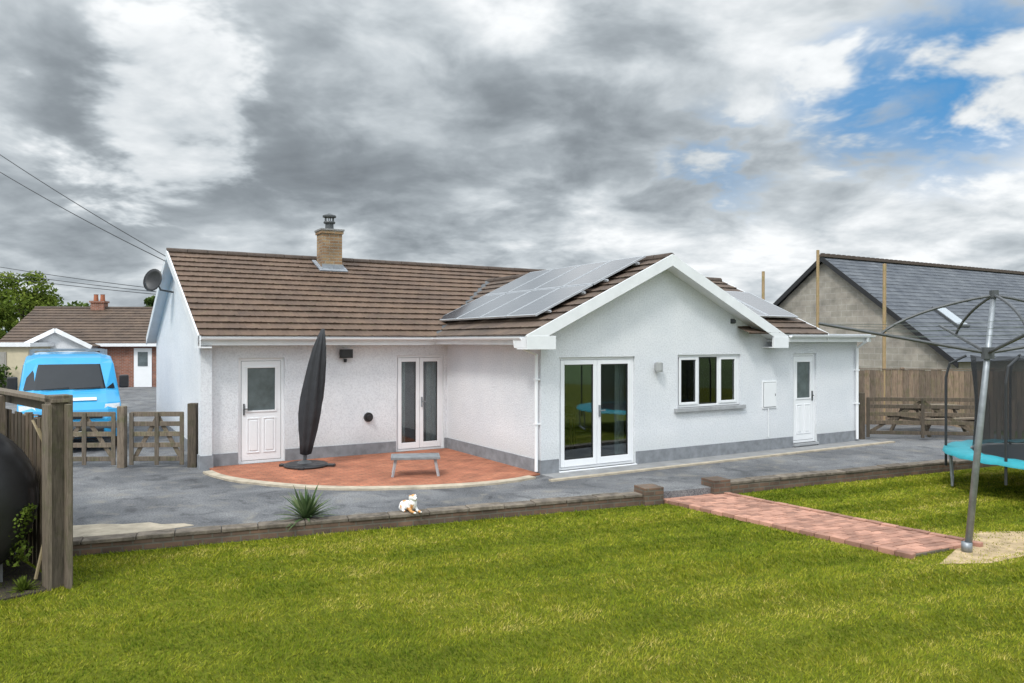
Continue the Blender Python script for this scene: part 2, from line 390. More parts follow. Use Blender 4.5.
ridge('wing_ridge_tiles',(WR,WF+.0,WZ-.0),(WR,7.1,WZ-.0))
ridge('right_ridge_tiles',(3.4,RR,4.0),(7.58,RR,4.0))
g=G(); g.box((7.6,-.30,2.50),(9.22,6.8,2.56)); g.out('flat_roof',M_LEAD,H)
vp0=Vector((WE+.05,EV+.05,eave_z+.0)); vv=EV+(WZ-eave_z)/TM; vp1=Vector((WR,vv,WZ))
g=G(); g.obox(vp0+Vector((0,0,.035)),vp1+Vector((0,0,.03)),.16,.02); g.out('valley_lead',M_DARKG,H)
g=G()
g.box((-5.18,EV+.03,eave_z-.17),(WE+.42,EV+.055,eave_z-.0)); g.box((-5.16,EV+.055,eave_z-.16),(.0,3.83,eave_z-.14))
g.box((WE+.03,WF+.06,ge-.16),(WE+.055,EV+.03,ge-.0)); g.box((WE+.055,WF+.06,ge-.15),(0.,3.8,ge-.13))
g.box((WRE-.1,RE+.03,rez-.17),(9.22,RE+.055,rez+.01)); g.box((5.9,RE+.055,rez-.16),(9.2,0.,rez-.14)); g.box((9.2,RE+.055,rez-.17),(9.225,6.8,rez+.01))
g.out('fascia',M_FASCIA,H)
def gutter(g,p,q,r=.055):
    p=Vector(p); q=Vector(q); d=(q-p).normalized(); s=Vector((0,0,1)).cross(d); vs=[];n=8
    for c in (p,q):
        for rr in (r,r-.008):
            for j in range(n+1):
                t=math.pi+math.pi*j/n; vs.append(c+s*math.cos(t)*rr+Vector((0,0,math.sin(t)*rr)))
    k=n+1; fs=[]
    for i in range(n): fs+= [(i,i+1,2*k+i+1,2*k+i),(k+i,2*k+k+i,2*k+k+i+1,k+i+1)]
    fs+=[(0,2*k,3*k,k),(n,k+n,3*k+n,2*k+n)]
    for b in (0,2*k): fs+=[(b+i,b+k+i,b+k+i+1,b+i+1) for i in range(n)]
    g.add(vs,fs)
g=G(); gutter(g,(-5.2,EV-.03,eave_z-.02),(WE+.0,EV-.03,eave_z-.02)); gutter(g,(WE-.03,EV,ge-.02),(WE-.03,WF+.15,ge-.02)); gutter(g,(WRE+.1,RE-.03,rez-.02),(9.24,RE-.03,rez-.02))
g.tube([(WE-.03,.1,ge-.07),(WE-.03,.1,ge-.16),(-.06,.06,ge-.34),(-.06,.06,.06)],.034,10)
g.tube([(9.0,RE-.03,rez-.07),(9.0,RE-.02,rez-.14),(9.02,-.06,rez-.32),(9.02,-.06,.06)],.034,10)
for z in (.9,1.7): g.box((-.10,.02,z),(0,.10,z+.03)); g.box((8.98,-.10,z),(9.06,0,z+.03))
g.out('gutters_and_downpipes',M_UPVC,H)
g=G(); g.tube([(5.95,-.02,.3),(5.95,-.02,.93)],.012,6); g.tube([(-3.3,3.81,.3),(-3.3,3.81,.75),(-3.3,3.74,.78),(-3.3,3.72,.72)],.012,6); g.tube([(-2.35,3.815,2.2),(-2.35,3.815,2.36)],.008,5); g.out('pipes_and_tap',M_FASCIA,H)
g=G()
def barge(y,pts,d=.21,t=.028):
    for (a,za),(b,zb) in zip(pts[:-1],pts[1:]):
        g.add([(a,y,za),(b,y,zb),(b,y,zb-d),(a,y,za-d),(a,y+t,za),(b,y+t,zb),(b,y+t,zb-d),(a,y+t,za-d)],[(3,2,1,0),(4,5,6,7),(0,1,5,4),(2,3,7,6),(1,2,6,5),(0,4,7,3)])
o=.03
barge(WF-.03,[(WE-.05,ge-.02+o),(WR,WZ+o+.02)],.23); barge(WF-.032,[(WR,WZ+o+.02),(WRE+.05,ge-.02+o)],.23)
for a,b in ((WE,WR),(WR,WRE)):
    za=wz(a)-.16; zb=wz(b)-.16
    g.add([(a,WF,za),(b,WF,zb),(b,0.02,zb),(a,0.02,za)],[(0,1,2,3)])
g.box((WE-.05,WF-.035,ge-.24),(.10,WF+.02,ge-.0)); g.box((WE-.05,WF+.02,ge-.24),(0.,.0,ge-.215)); g.box((WE-.05,WF+.02,ge-.215),(WE-.02,0.1,ge-.03))
g.box((WRE-.42,WF-.037,ge-.24),(WRE+.05,WF+.02,ge+.0)); g.box((WRE-.4,WF+.02,ge-.24),(WRE+.05,0.,ge-.215)); g.box((WRE+.02,WF+.02,ge-.215),(WRE+.05,0.,ge-.03))
g.out('wing_bargeboards',M_FASCIA,H,bevel=.004)
g=G()
def bargeu(x,pts,d=.2,t=.028):
    for (a,za),(b,zb) in zip(pts[:-1],pts[1:]):
        g.add([(x,a,za),(x,b,zb),(x,b,zb-d),(x,a,za-d),(x-t,a,za),(x-t,b,zb),(x-t,b,zb-d),(x-t,a,za-d)],[(3,2,1,0),(4,5,6,7),(0,1,5,4),(2,3,7,6),(1,2,6,5),(0,4,7,3)])
bargeu(-5.22,[(EV-.02,eave_z+o-.01),(RV,RZ+o),(2*RV-EV,eave_z+o-.01)])
g.box((-5.25,EV-.02,eave_z-.22),(-5.19,3.83,eave_z+.01)); g.box((-5.19,EV-.015,eave_z-.22),(-5.0,3.7,eave_z-.19))
for a,b,za,zb in ((EV,RV,eave_z,RZ),(RV,2*RV-EV,RZ,eave_z)):
    g.add([(-5.23,a,za-.14),(-5.0,a,za-.14),(-5.0,b,zb-.14),(-5.23,b,zb-.14)],[(0,1,2,3)])
g.out('main_bargeboards',M_FASCIA,H)
g=G(); bargeu(7.61,[(RE,rez+o),(RR,4.0+o),(2*RR-RE,rez+o)],.16); g.out('right_verge_board',M_FASCIA,H)
mesh('right_gable_infill',[(7.57,RE,rez-.05),(7.57,RR,3.93),(7.57,2*RR-RE,rez-.05)],[(0,1,2)],M_WALL,H)
def pvmat():
    m,nt,b,o=newmat('solar_cells'); uv=coord(nt,'UV')
    t=nt.nodes.new('ShaderNodeTexBrick'); nt.links.new(uv,t.inputs['Vector']); t.offset=0
    t.inputs['Color1'].default_value=(.05,.058,.075,1); t.inputs['Color2'].default_value=(.045,.05,.068,1); t.inputs['Mortar'].default_value=(.16,.17,.19,1)
    t.inputs['Scale'].default_value=1; t.inputs['Brick Width'].default_value=.165; t.inputs['Row Height'].default_value=.165; t.inputs['Mortar Size'].default_value=.005
    nt.links.new(t.outputs[0],b.inputs['Base Color']); b.inputs['Roughness'].default_value=.22; b.inputs['Specular IOR Level'].default_value=.8
    b.inputs['Coat Weight'].default_value=1; b.inputs['Coat Roughness'].default_value=.10; return m
M_PV=pvmat(); M_ALU=mat('aluminium_frame',(.60,.62,.65),.35,.08,5,metal=.6)
def panels(name,p0,a,s,cols,rows,cw,rh,gap=.03,lift=.10):
    e=bpy.data.objects.new(name,None); link(e,H)
    p0=Vector(p0); a=Vector(a).normalized(); s=Vector(s).normalized(); n=a.cross(s); n=n if n.z>0 else -n
    gf=G(); vs=[];fs=[];uvs=[]
    for i in range(cols):
        for j in range(rows):
            q=p0+a*(i*(cw+gap))+s*(j*(rh+gap))+n*lift
            c=[q,q+a*cw,q+a*cw+s*rh,q+s*rh]
            up=[x+n*.035 for x in c]
            flip=a.cross(s).z<0
            gf.add(c+up,[f if not flip else f[::-1] for f in BF[:1]+BF[2:]])
            f=.035; ins=[q+a*f+s*f,q+a*(cw-f)+s*f,q+a*(cw-f)+s*(rh-f),q+a*f+s*(rh-f)]
            ins=[x+n*.0352 for x in ins]
            gf.add(up+[x for x in ins],[(0,1,5,4),(1,2,6,5),(2,3,7,6),(3,0,4,7)])
            b=len(vs); vs+=[x-n*.001 for x in ins]; fs.append((b,b+1,b+2,b+3)); uvs+=[(0,0),(cw-2*f,0),(cw-2*f,rh-2*f),(0,rh-2*f)]
    for j in range(rows):
        for t in (.2,.8):
            y=j*(rh+gap)+rh*t; gf.obox(p0+s*y+n*(lift-.03)-a*.05,p0+s*y+n*(lift-.03)+a*(cols*(cw+gap)+.05),.04,.04,n)
    gf.out(name+'_frames',M_ALU,e)
    me=bpy.data.meshes.new(name+'_cells'); me.from_pydata([tuple(v) for v in vs],[],fs); me.update(); l=me.uv_layers.new(name='UVMap')
    for lp in me.loops: l.data[lp.index].uv=uvs[lp.vertex_index]
    me.materials.append(M_PV); ob=bpy.data.objects.new(name+'_cells',me); link(ob,e)
panels('wing_solar_panels',(.12,4.62,wz(.12)),(0,-1,0),(1,0,TW),4,2,1.06,1.44)
panels('rear_solar_panels',(5.35,.35,rez+(.35-RE)*TM),(1,0,0),(0,1,TM),2,1,.98,1.62)
ce=bpy.data.objects.new('chimney',None); link(ce,H)
cu,cv=-1.50,7.55
box('chimney_stack',(cu-.25,cv-.25,3.9),(cu+.25,cv+.25,5.12),M_BRICKC,ce)
g=G(); g.box((cu-.28,cv-.28,5.12),(cu+.28,cv+.28,5.195)); g.out('chimney_corbel',M_BRICKC,ce)
g=G(); g.box((cu-.30,cv-.30,5.195),(cu+.30,cv+.30,5.235)); g.out('chimney_cap',M_CONCG,ce)
g=G(); g.lathe([(.11,5.23),(.10,5.42),(.11,5.43)],16,(cu,cv,0)); g.lathe([(.17,5.56),(.17,5.60),(.02,5.66)],16,(cu,cv,0)); g.lathe([(.14,5.40),(.15,5.43),(.14,5.45)],16,(cu,cv,0))
for t in range(6):
    x=cu+.11*math.cos(t*1.047); y=cv+.11*math.sin(t*1.047); g.tube([(x,y,5.43),(x,y,5.57)],.012,5)
g.out('chimney_cowl',M_DARKG,ce)
zc=RZ-(RV-(cv-.25))*TM
g=G(); g.box((cu-.27,cv-.262,zc-.1),(cu+.27,cv-.252,zc+.16)); g.obox((cu-.31,cv-.30,zc+.03),(cu-.31,cv+.3,zc+.03+.6*TM),.10,.03); g.obox((cu+.31,cv-.30,zc+.03),(cu+.31,cv+.3,zc+.03+.6*TM),.10,.03); g.obox((cu-.36,cv-.33,zc+.01),(cu+.36,cv-.33,zc+.01),.14,.03,Vector((0,-TM,1)))
g.out('chimney_flashing',M_LEAD,ce)
g=G(); frame(g,5.765,6.225,.925,1.535,-.02,.03,.02); g.box((5.77,-.018,.93),(6.22,0,1.53)); g.box((5.805,-.036,.965),(6.185,-.018,1.495)); g.out('meter_box',M_UPVC,H,bevel=.005)
g=G(); frame(g,5.797,6.193,.957,1.503,-.0215,.008,.003); g.box((6.15,-.042,1.2),(6.165,-.036,1.25)); g.out('meter_box_seal',M_DARKG,H)
g=G(); g.lathe([(.065,1.80),(.075,1.84),(.075,1.98),(.05,2.0)],14,(2.72,-.09,0)); g.box((2.68,-.06,1.83),(2.76,0,1.97)); g.out('wall_lamp',mat('lamp_grey',(.35,.36,.36),.4),H)
g=G(); g.box((4.80,-.03,2.78),(4.90,0,2.88)); g.box((4.82,-.08,2.79),(4.88,-.03,2.86)); g.out('sensor_light',M_DARKG,H)
g=G(); g.box((-2.46,3.70,2.08),(-2.24,3.76,2.22)); g.box((-2.38,3.76,2.12),(-2.32,3.83,2.18)); g.box((-2.49,3.72,2.06),(-2.21,3.74,2.24)); g.lathe([(.03,-.07),(.035,.0)],10,(-2.35,3.79,2.04)); g.out('floodlight',M_BLACK,H)
g=G(); g.lathe([(.09,3.78),(.10,3.80),(.10,3.83)],18,(-1.84,0,.81),axis='y'); g.lathe([(.05,3.72),(.06,3.78)],12,(-1.84,0,.81),axis='y'); g.out('round_vent',M_BLACK,H)
de=bpy.data.objects.new('satellite_dish',None); link(de,H)
g=G(); R=.28; prof=[(.01,.0)]+[(R*t,.08*t*t) for t in (.25,.5,.75,1)]+[(R,.08+.01)]+[(R*t,.08*t*t+.012) for t in (.75,.5,.25,.01)]
g.lathe(prof,22); ob=g.out('dish',M_BLACK,de,smooth=True); ob.location=(-5.42,8.7,3.86); ob.rotation_euler=(math.radians(78),0,math.radians(-50))
g=G(); g.tube([(-5.01,8.7,3.6),(-5.3,8.72,3.65),(-5.38,8.72,3.84)],.022,8); g.tube([(-5.42,8.7,3.6),(-5.62,8.5,3.62),(-5.66,8.45,3.8)],.012,6); g.out('dish_arm',M_DARKG,de)

# ================================================================= GROUND
def grassmat():
    m,nt,b,o=newmat('lawn_soil'); co=coord(nt)
    a=noise(nt,co,.5,4,.6); c=ramp(nt,a,[(.3,(.10,.125,.012)),(.7,(.155,.172,.02))])
    f=noise(nt,co,18,4,.8); k=ramp(nt,f,[(.3,(.5,.5,.45)),(.7,(1.3,1.25,1.1))]); c=mixc(nt,1,c,k,'MULTIPLY')
    nt.links.new(c,b.inputs['Base Color']); b.inputs['Roughness'].default_value=.9; b.inputs['Specular IOR Level'].default_value=.1
    bump(nt,b,f,.8,.04); return m
M_LAWN=grassmat()
M_FIELD=mat('field_grass',(.09,.14,.035),.95,.35,.02)
mesh('ground',[(-2500,-2500,-.22),(2500,-2500,-.22),(2500,2500,-.22),(-2500,2500,-.22)],[(0,1,2,3)],M_FIELD)
LZ=-.15
mesh('lawn',[(-30,-15,LZ),(30,-15,LZ),(30,26,LZ),(-30,26,LZ)],[(0,1,2,3)],M_LAWN)
def asph():
    m,nt,b,o=newmat('asphalt'); co=coord(nt)
    a=noise(nt,co,.7,6,.65,.6); c=ramp(nt,a,[(.32,(.085,.087,.092)),(.45,(.115,.117,.123)),(.55,(.16,.162,.167)),(.7,(.225,.223,.22))])
    f=noise(nt,co,40,3,.85); k=ramp(nt,f,[(.35,(.4,.4,.41)),(.6,(1.35,1.35,1.35))]); c=mixc(nt,1,c,k,'MULTIPLY')
    g2=noise(nt,co,2.3,4,.6,.5); kk=ramp(nt,g2,[(.55,(0,0,0)),(.68,(.45,.45,.45))]); c=mixc(nt,kk,c,(.26,.235,.19))
    kd=ramp(nt,g2,[(.36,(.6,.6,.61)),(.44,(1,1,1))]); c=mixc(nt,1,c,kd,'MULTIPLY')
    nt.links.new(c,b.inputs['Base Color']); b.inputs['Roughness'].default_value=.8
    bump(nt,b,f,.7,.012); return m
M_ASPH=asph()
g=G(); g.prism([(-14,6.2),(-5.6,9.2),(2.15,12.05),(3.0,12.4),(8.7,15.25),(12.5,16.9),(12.5,24),(9,30),(-10,48),(-32,60),(-32,20)],-.3,0)
g.out('asphalt_driveway',M_ASPH)
g=G(); g.prism([(-6.2,9.15),(-5.3,9.30),(-4.75,9.52),(-4.35,9.76),(-4.15,9.93),(-4.32,10.02),(-4.6,9.98),(-4.8,10.08),(-5.1,9.98),(-5.4,10.0),(-6.3,9.7)],0,.006); g.out('cement_patch',M_CONC)
def loc(X,Y): d=Vector((X,Y,0))-A; return (d.dot(U),d.dot(V))
curve=[(.30,13.42),(-.1,13.02),(-.7,12.72),(-1.5,12.50),(-2.3,12.40),(-3.1,12.45),(-3.9,12.72),(-4.6,13.08),(-5.15,13.5),(-5.5,13.95)]
def smooth(pts,n=2):
    for _ in range(n):
        q=[pts[0]]
        for a,b in zip(pts[:-1],pts[1:]): q+=[(a[0]*.75+b[0]*.25,a[1]*.75+b[1]*.25),(a[0]*.25+b[0]*.75,a[1]*.25+b[1]*.75)]
        q.append(pts[-1]); pts=q
    return pts
cl=[loc(*p) for p in smooth(curve)]
poly=[(-5.0,3.81),(-.02,3.81),(-.02,0.0)]+cl
pp=poly[::-1]
g=G(); g.prism(pp,.0,.03); g.out('terracotta_patio',M_PATIO,None,loc=A,rot=ANG)
g=G(); w=.17
prev=None
for i in range(len(cl)):
    a=Vector(cl[max(0,i-1)]); b=Vector(cl[min(len(cl)-1,i+1)]); d=(b-a).normalized(); nrm=Vector((-d.y,d.x))
    if nrm.dot(Vector(cl[i])-Vector((-2.5,3)))<0: nrm=-nrm
    p=Vector(cl[i]); q=p+nrm*(w+random.uniform(-.02,.02))
    if prev:
        pa,qa=prev; g.add([(pa.x,pa.y,.042),(p.x,p.y,.042),(q.x,q.y,.034),(qa.x,qa.y,.034),(qa.x,qa.y,0),(q.x,q.y,0),(p.x,p.y,0.02),(pa.x,pa.y,.02)],[(0,1,2,3),(3,2,5,4),(1,0,7,6)])
    prev=(p,q)
g.out('patio_edging',M_CONC,None,loc=A,rot=ANG)
g=G(); g.prism([(.0,-.55),(9.4,-.55),(9.4,-.019),(.0,-.019)],0,.014); g.out('wall_path',M_CONCG,None,loc=A,rot=ANG)
g=G(); g.prism([(-.2,-.66),(9.6,-.66),(9.6,-.55),(-.2,-.55)],0,.03); g.out('path_edging',M_CONC,None,loc=A,rot=ANG)
pth=[(2.42,12.15),(3.45,12.55),(5.75,9.62),(4.72,9.02)]
pd=(Vector(pth[3])-Vector(pth[0])); ang=math.atan2(pd.y,pd.x)
c0=Vector((*pth[0],0))
PE=empty('brick_path',c0,ang)
g=G(); bed=G()
def sk(x,y): return x+.22*(y/1.07)
for i in range(37):
    x=i*.1055; y=-.0 if i%2 else -.105
    while y<1.07:
        a=max(y,0); b=min(y+.203,1.08)
        if b-a>.04:
            j=random.uniform(-.004,.005); jx=random.uniform(-.004,.004)
            z1=LZ+.045+j; vs=[(sk(x,a)+jx,a,LZ-.01),(sk(x+.096,a)+jx,a,LZ-.01),(sk(x+.096,b)+jx,b,LZ-.01),(sk(x,b)+jx,b,LZ-.01)]
            vs+=[(p[0],p[1],z1+random.uniform(-.001,.001)) for p in vs]; g.add(vs,BF)
        y+=.213
for side in (-.11,1.09):
    x=0
    while x<3.85: j=random.uniform(-.004,.004); g.box((sk(x,side),side+j,LZ-.01),(sk(x,side)+.2,side+.095+j,LZ+.06+j)); x+=.21
g.out('pavers',M_PATH,PE,bevel=.007)
bed.prism([(0.02,-.05),(3.93,-.05),(4.1,1.12),(.24,1.12)],LZ-.02,LZ+.030); bed.out('jointing_sand',mat('joint_sand',(.12,.10,.07),.95,.3,10,.6,40),PE)
M_DIRT=mat('bare_dirt',(.42,.31,.18),.95,.35,6,.8,40)
g=G(); g.prism([(4.9,8.72),(5.5,8.75),(6.2,9.1),(6.8,9.6),(6.9,10.2),(6.2,10.2),(5.6,9.5)],LZ,LZ+.006); g.out('dirt_patch',M_DIRT)
M_COP=mat('mossy_coping',(.155,.128,.10),.95,.5,7,.8,40,island=.25)
def lowwall(name,p,q,z1,th=.2):
    e=empty(name,(p[0],p[1],0),math.atan2(q[1]-p[1],q[0]-p[0])); L=math.dist(p,q)
    box('wall_body',(0,-th/2,-.3),(L,th/2,z1-.05),M_OLDBRICK,e)
    g=G(); x=0
    while x<L-.01:
        w=min(random.uniform(.42,.6),L-x); dz=random.uniform(-.008,.008); dy=random.uniform(-.008,.008); g.box((x+.004,-th/2-.015+dy,z1-.05),(x+w-.004,th/2+.015+dy,z1+dz)); x+=w
    g.out('coping',M_COP,e,bevel=.01)
    return e,L
e,L=lowwall('retaining_wall',(-5.7,8.95),(2.0,11.95),.03)
box('end_pier',(L,-.17,-.3),(L+.34,.17,.12),M_OLDBRICK,e,bevel=.008)
e,L=lowwall('garden_wall',(3.55,12.75),(8.7,15.1),.06)
box('end_pier',(-.34,-.17,-.3),(0,.17,.12),M_OLDBRICK,e,bevel=.008)
lowwall('side_wall',(8.8,15.2),(12.5,16.9),.02)

# ================================================================= grass blades
def inpoly(x,y,P):
    r=np.zeros(len(x),bool); n=len(P); j=n-1
    for i in range(n):
        xi,yi=P[i]; xj,yj=P[j]
        c=((yi>y)!=(yj>y))&(x<(xj-xi)*(y-yi)/(yj-yi+1e-12)+xi); r^=c; j=i
    return r
def vnoise(x,y,sc,seed):
    """value noise on a lattice"""
    R=np.random.default_rng(seed); T=R.random((128,128)); X=x*sc+37.3; Y=y*sc+11.9
    xi=np.floor(X).astype(int); yi=np.floor(Y).astype(int); fx=X-xi; fy=Y-yi; fx=fx*fx*(3-2*fx); fy=fy*fy*(3-2*fy)
    g_=lambda a,b:T[a%128,b%128]
    return (g_(xi,yi)*(1-fx)+g_(xi+1,yi)*fx)*(1-fy)+(g_(xi,yi+1)*(1-fx)+g_(xi+1,yi+1)*fx)*fy
lawnP=[(-8,4.4),(9,4.4),(14,8),(14,16.9),(8.8,15.0),(3.45,12.62),(3.25,12.55),(2.2,12.05),(2.0,11.80),(-5.7,8.80),(-9,7.4)]
N=380000
x=rng.uniform(-9,14,N*3); y=4.4+12.6*rng.random(N*3)**1.7
k=inpoly(x,y,lawnP)&(np.abs(x)<y*.85+1.2)
pathbig=[(2.32,12.15),(3.55,12.70),(5.90,9.62),(4.66,8.93)]
k&=~inpoly(x,y,pathbig); x=x[k][:N]; y=y[k][:N]; n=len(x)
dirt=[(5.0,8.8),(5.5,8.85),(6.15,9.2),(6.7,9.65),(6.8,10.1),(6.2,10.1),(5.6,9.5)]
kd=inpoly(x,y,dirt)&(rng.random(n)<.80); x=x[~kd]; y=y[~kd]; n=len(x)
dw=np.abs((y-8.95)-(x+5.7)*3.0/7.7)*.93
c_,s_=math.cos(math.radians(20)),math.sin(math.radians(20)); a_=x*c_+y*s_; b_=-x*s_+y*c_
stripe=np.tanh(3*np.sin(2*np.pi*(b_+.12*np.sin(a_*.9))/1.05))
patch=vnoise(x,y,.55,1)*.5+vnoise(x,y,1.4,2)*.3+vnoise(x,y,4.5,3)*.2+ (vnoise(x,y,11,5)-.5)*.40
streak=vnoise(a_*.35,b_*5,1,4)
tint=.47+(patch-.5)*.95+stripe*.065+(streak-.5)*.26+rng.normal(0,.15,n)
h=rng.uniform(.014,.034,n)*(.70+.6*vnoise(x,y,3,9))*(1+1.2*np.exp(-(dw/.16)**2)*(x<2.1))
w=rng.uniform(.003,.006,n)*(y/7)
th=rng.uniform(0,2*np.pi,n); lx=rng.normal(0,.014,n)+stripe*.010*c_; ly=rng.normal(0,.014,n)+stripe*.010*s_
co=np.empty((n,3,3)); co[:,0,0]=x-np.cos(th)*w; co[:,0,1]=y-np.sin(th)*w; co[:,1,0]=x+np.cos(th)*w; co[:,1,1]=y+np.sin(th)*w
co[:,0:2,2]=LZ; co[:,2,0]=x+lx; co[:,2,1]=y+ly; co[:,2,2]=LZ+h
def trimesh(name,co,colr,m,parent=None):
    n=len(co); me=bpy.data.meshes.new(name); k=co.shape[1]
    me.vertices.add(n*k); me.vertices.foreach_set('co',co.astype(np.float32).ravel())
    me.loops.add(n*k); me.loops.foreach_set('vertex_index',np.arange(n*k,dtype=np.int32))
    me.polygons.add(n); me.polygons.foreach_set('loop_start',np.arange(0,n*k,k,dtype=np.int32))
    at=me.attributes.new('tint','FLOAT','FACE'); at.data.foreach_set('value',colr.astype(np.float32))
    me.update(calc_edges=True); me.materials.append(m); ob=bpy.data.objects.new(name,me); link(ob,parent); return ob
def leafmat(name,stops,trans=.3):
    m,nt,b,o=newmat(name); at=nt.nodes.new('ShaderNodeAttribute'); at.attribute_name='tint'
    c=ramp(nt,at.outputs['Fac'],stops)
    nt.links.new(c,b.inputs['Base Color']); b.inputs['Roughness'].default_value=.7; b.inputs['Specular IOR Level'].default_value=.1
    if trans:
        t=nt.nodes.new('ShaderNodeBsdfTranslucent'); nt.links.new(c,t.inputs[0]); mx=nt.nodes.new('ShaderNodeMixShader'); mx.inputs[0].default_value=trans
        nt.links.new(b.outputs[0],mx.inputs[1]); nt.links.new(t.outputs[0],mx.inputs[2]); nt.links.new(mx.outputs[0],o.inputs[0])
    return m
M_GRASS=leafmat('grass_blades',[(0,(.065,.105,.008)),(.3,(.135,.182,.012)),(.5,(.205,.242,.016)),(.75,(.32,.315,.028)),(1,(.48,.40,.12))],0.15)
trimesh('lawn_grass',co,np.clip(tint,0,1),M_GRASS)

# ================================================================= trees
M_LEAF=leafmat('tree_leaves',[(0,(.02,.04,.01)),(.5,(.06,.10,.02)),(1,(.12,.17,.04))],.2)
M_LEAFY=leafmat('spring_leaves',[(0,(.04,.065,.01)),(.5,(.12,.17,.025)),(1,(.23,.28,.05))],.25)
def tree(name,locn,h,r,N=6000,seed=1,ls=.16,m=None,clumps=26,crownlow=.25):
    R=np.random.default_rng(seed); e=empty(name,locn)
    g=G(); g.tube([(0,0,-.2),(.05,0,h*.2),(.0,.05,h*.45),(.05,0,h*.8)],[h*.03,h*.024,h*.016,h*.004],8)
    cs=[]
    for i in range(clumps):
        t=R.uniform(0,2*np.pi); zz=R.uniform(crownlow,.92); rr=r*math.sin(math.pi*min(1,(zz-crownlow*.6)/(1.02-crownlow*.6)))**.6*R.uniform(.35,.9)
        c=np.array([rr*math.cos(t),rr*math.sin(t),h*zz]); cs.append((c,R.uniform(.16,.30)*r))
        if i%2==0: g.tube([(0,0,h*zz*.55),tuple(c*np.array([.5,.5,.85])),tuple(c)],[h*.01,h*.006,h*.002],5)
    g.out('trunk_and_limbs',M_WOODD,e)
    k=N//clumps; P=[];T=[]
    for c,cr in cs:
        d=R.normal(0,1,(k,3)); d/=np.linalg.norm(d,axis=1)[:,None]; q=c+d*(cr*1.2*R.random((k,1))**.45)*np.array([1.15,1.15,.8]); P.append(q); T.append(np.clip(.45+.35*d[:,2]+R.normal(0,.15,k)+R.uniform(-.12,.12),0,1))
    P=np.vstack(P); T=np.concatenate(T); n=len(P)
    a=R.normal(0,1,(n,3)); a/=np.linalg.norm(a,axis=1)[:,None]; b=np.cross(a,R.normal(0,1,(n,3))); b/=np.linalg.norm(b,axis=1)[:,None]
    s=R.uniform(.6,1.2,(n,1))*ls
    co=np.stack([P-a*s,P-b*s*.5,P+a*s,P+b*s*.5],1); trimesh('foliage',co,T,m or M_LEAF,e); return e
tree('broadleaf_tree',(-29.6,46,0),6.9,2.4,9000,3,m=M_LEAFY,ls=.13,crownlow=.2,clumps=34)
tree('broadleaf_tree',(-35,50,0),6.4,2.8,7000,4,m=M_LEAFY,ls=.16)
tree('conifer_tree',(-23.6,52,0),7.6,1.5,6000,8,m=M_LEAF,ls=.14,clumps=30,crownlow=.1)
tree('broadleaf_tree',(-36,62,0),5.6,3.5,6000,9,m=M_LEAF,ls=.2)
def mass(name,pts,N,ls,m,seed):
    R=np.random.default_rng(seed); P=[]
    for (x0,y0,x1,y1,d,h) in pts:
        t=R.random(N); nb=(np.sin(t*31+seed)+np.sin(t*77+1.3)*.6+np.sin(t*13.7))*.16+.8
        P.append(np.stack([x0+(x1-x0)*t+R.normal(0,d*.3,N),y0+(y1-y0)*t+R.normal(0,d*.3,N),R.random(N)**.7*h*nb-.2],1))
    P=np.vstack(P); n=len(P); a=R.normal(0,1,(n,3)); a/=np.linalg.norm(a,axis=1)[:,None]; b=np.cross(a,R.normal(0,1,(n,3))); b/=np.linalg.norm(b,axis=1)[:,None]; s=R.uniform(.6,1.2,(n,1))*ls
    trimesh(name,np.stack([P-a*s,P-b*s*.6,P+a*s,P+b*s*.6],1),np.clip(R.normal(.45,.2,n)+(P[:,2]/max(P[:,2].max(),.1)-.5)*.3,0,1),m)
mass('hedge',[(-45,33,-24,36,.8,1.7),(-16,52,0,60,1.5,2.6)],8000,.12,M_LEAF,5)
mass('distant_treeline',[(-160,190,60,230,10,6),(60,230,260,170,10,7)],8000,1.1,M_LEAF,6)
g=G(); n=70; vs=[]
for i in range(n+1):
    a=math.radians(20+140*i/n)
    hh=34+14*math.sin(i*.35)+9*math.sin(i*.9+1)+6*math.sin(i*1.7)
    for rr,z in ((900,-1),(1150,hh*.55),(1500,hh),(1900,hh*.9)): vs.append((rr*math.cos(a),rr*math.sin(a),z))
g.add(vs,[(4*i+k,4*i+k+1,4*i+k+5,4*i+k+4) for i in range(n) for k in range(3)])
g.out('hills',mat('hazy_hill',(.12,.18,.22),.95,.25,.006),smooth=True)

# ================================================================= neighbour (right, slate roof)
NB=empty('slate_roof_house',A,ANG)
u0=16.9; v0,v1,vr=1.9,11.8,6.85; ez,rz=1.75,5.54; tn=(rz-ez)/(vr-v0)
g=G(); pg=[(v0+.25,-.3),(v1-.25,-.3),(v1-.25,ez+.1),(vr,rz-.12),(v0+.25,ez+.1)]
g.add([(u0+.2,v,z) for v,z in pg]+[(u0+14,v,z) for v,z in pg],[(0,4,3,2,1),(5,6,7,8,9),(0,1,6,5),(0,5,9,4),(1,2,7,6)]); g.out('block_walls',M_BLOCK,NB)
sn=math.hypot(1,tn)
tiled('slate_roof_near',(u0,v0,ez),(1,0,0),15,(0,1,tn),(vr-v0)*sn,M_SLATE,NB,course=.24,tw=.4,roll=.002,step=.008)
tiled('slate_roof_far',(u0+15,v1,ez),(-1,0,0),15,(0,-1,tn),(vr-v0)*sn,M_SLATE,NB,course=.24,tw=.4,roll=.002,step=.008)
g=G(); g.obox((u0-.05,vr,rz+.05),(u0+15,vr,rz+.05),.2,.09)
for i in range(50): g.box((u0+.3*i,vr-.05,rz+.09),(u0+.3*i+.16,vr+.05,rz+.14))
g.out('ridge',M_RIDGE,NB)
g=G()
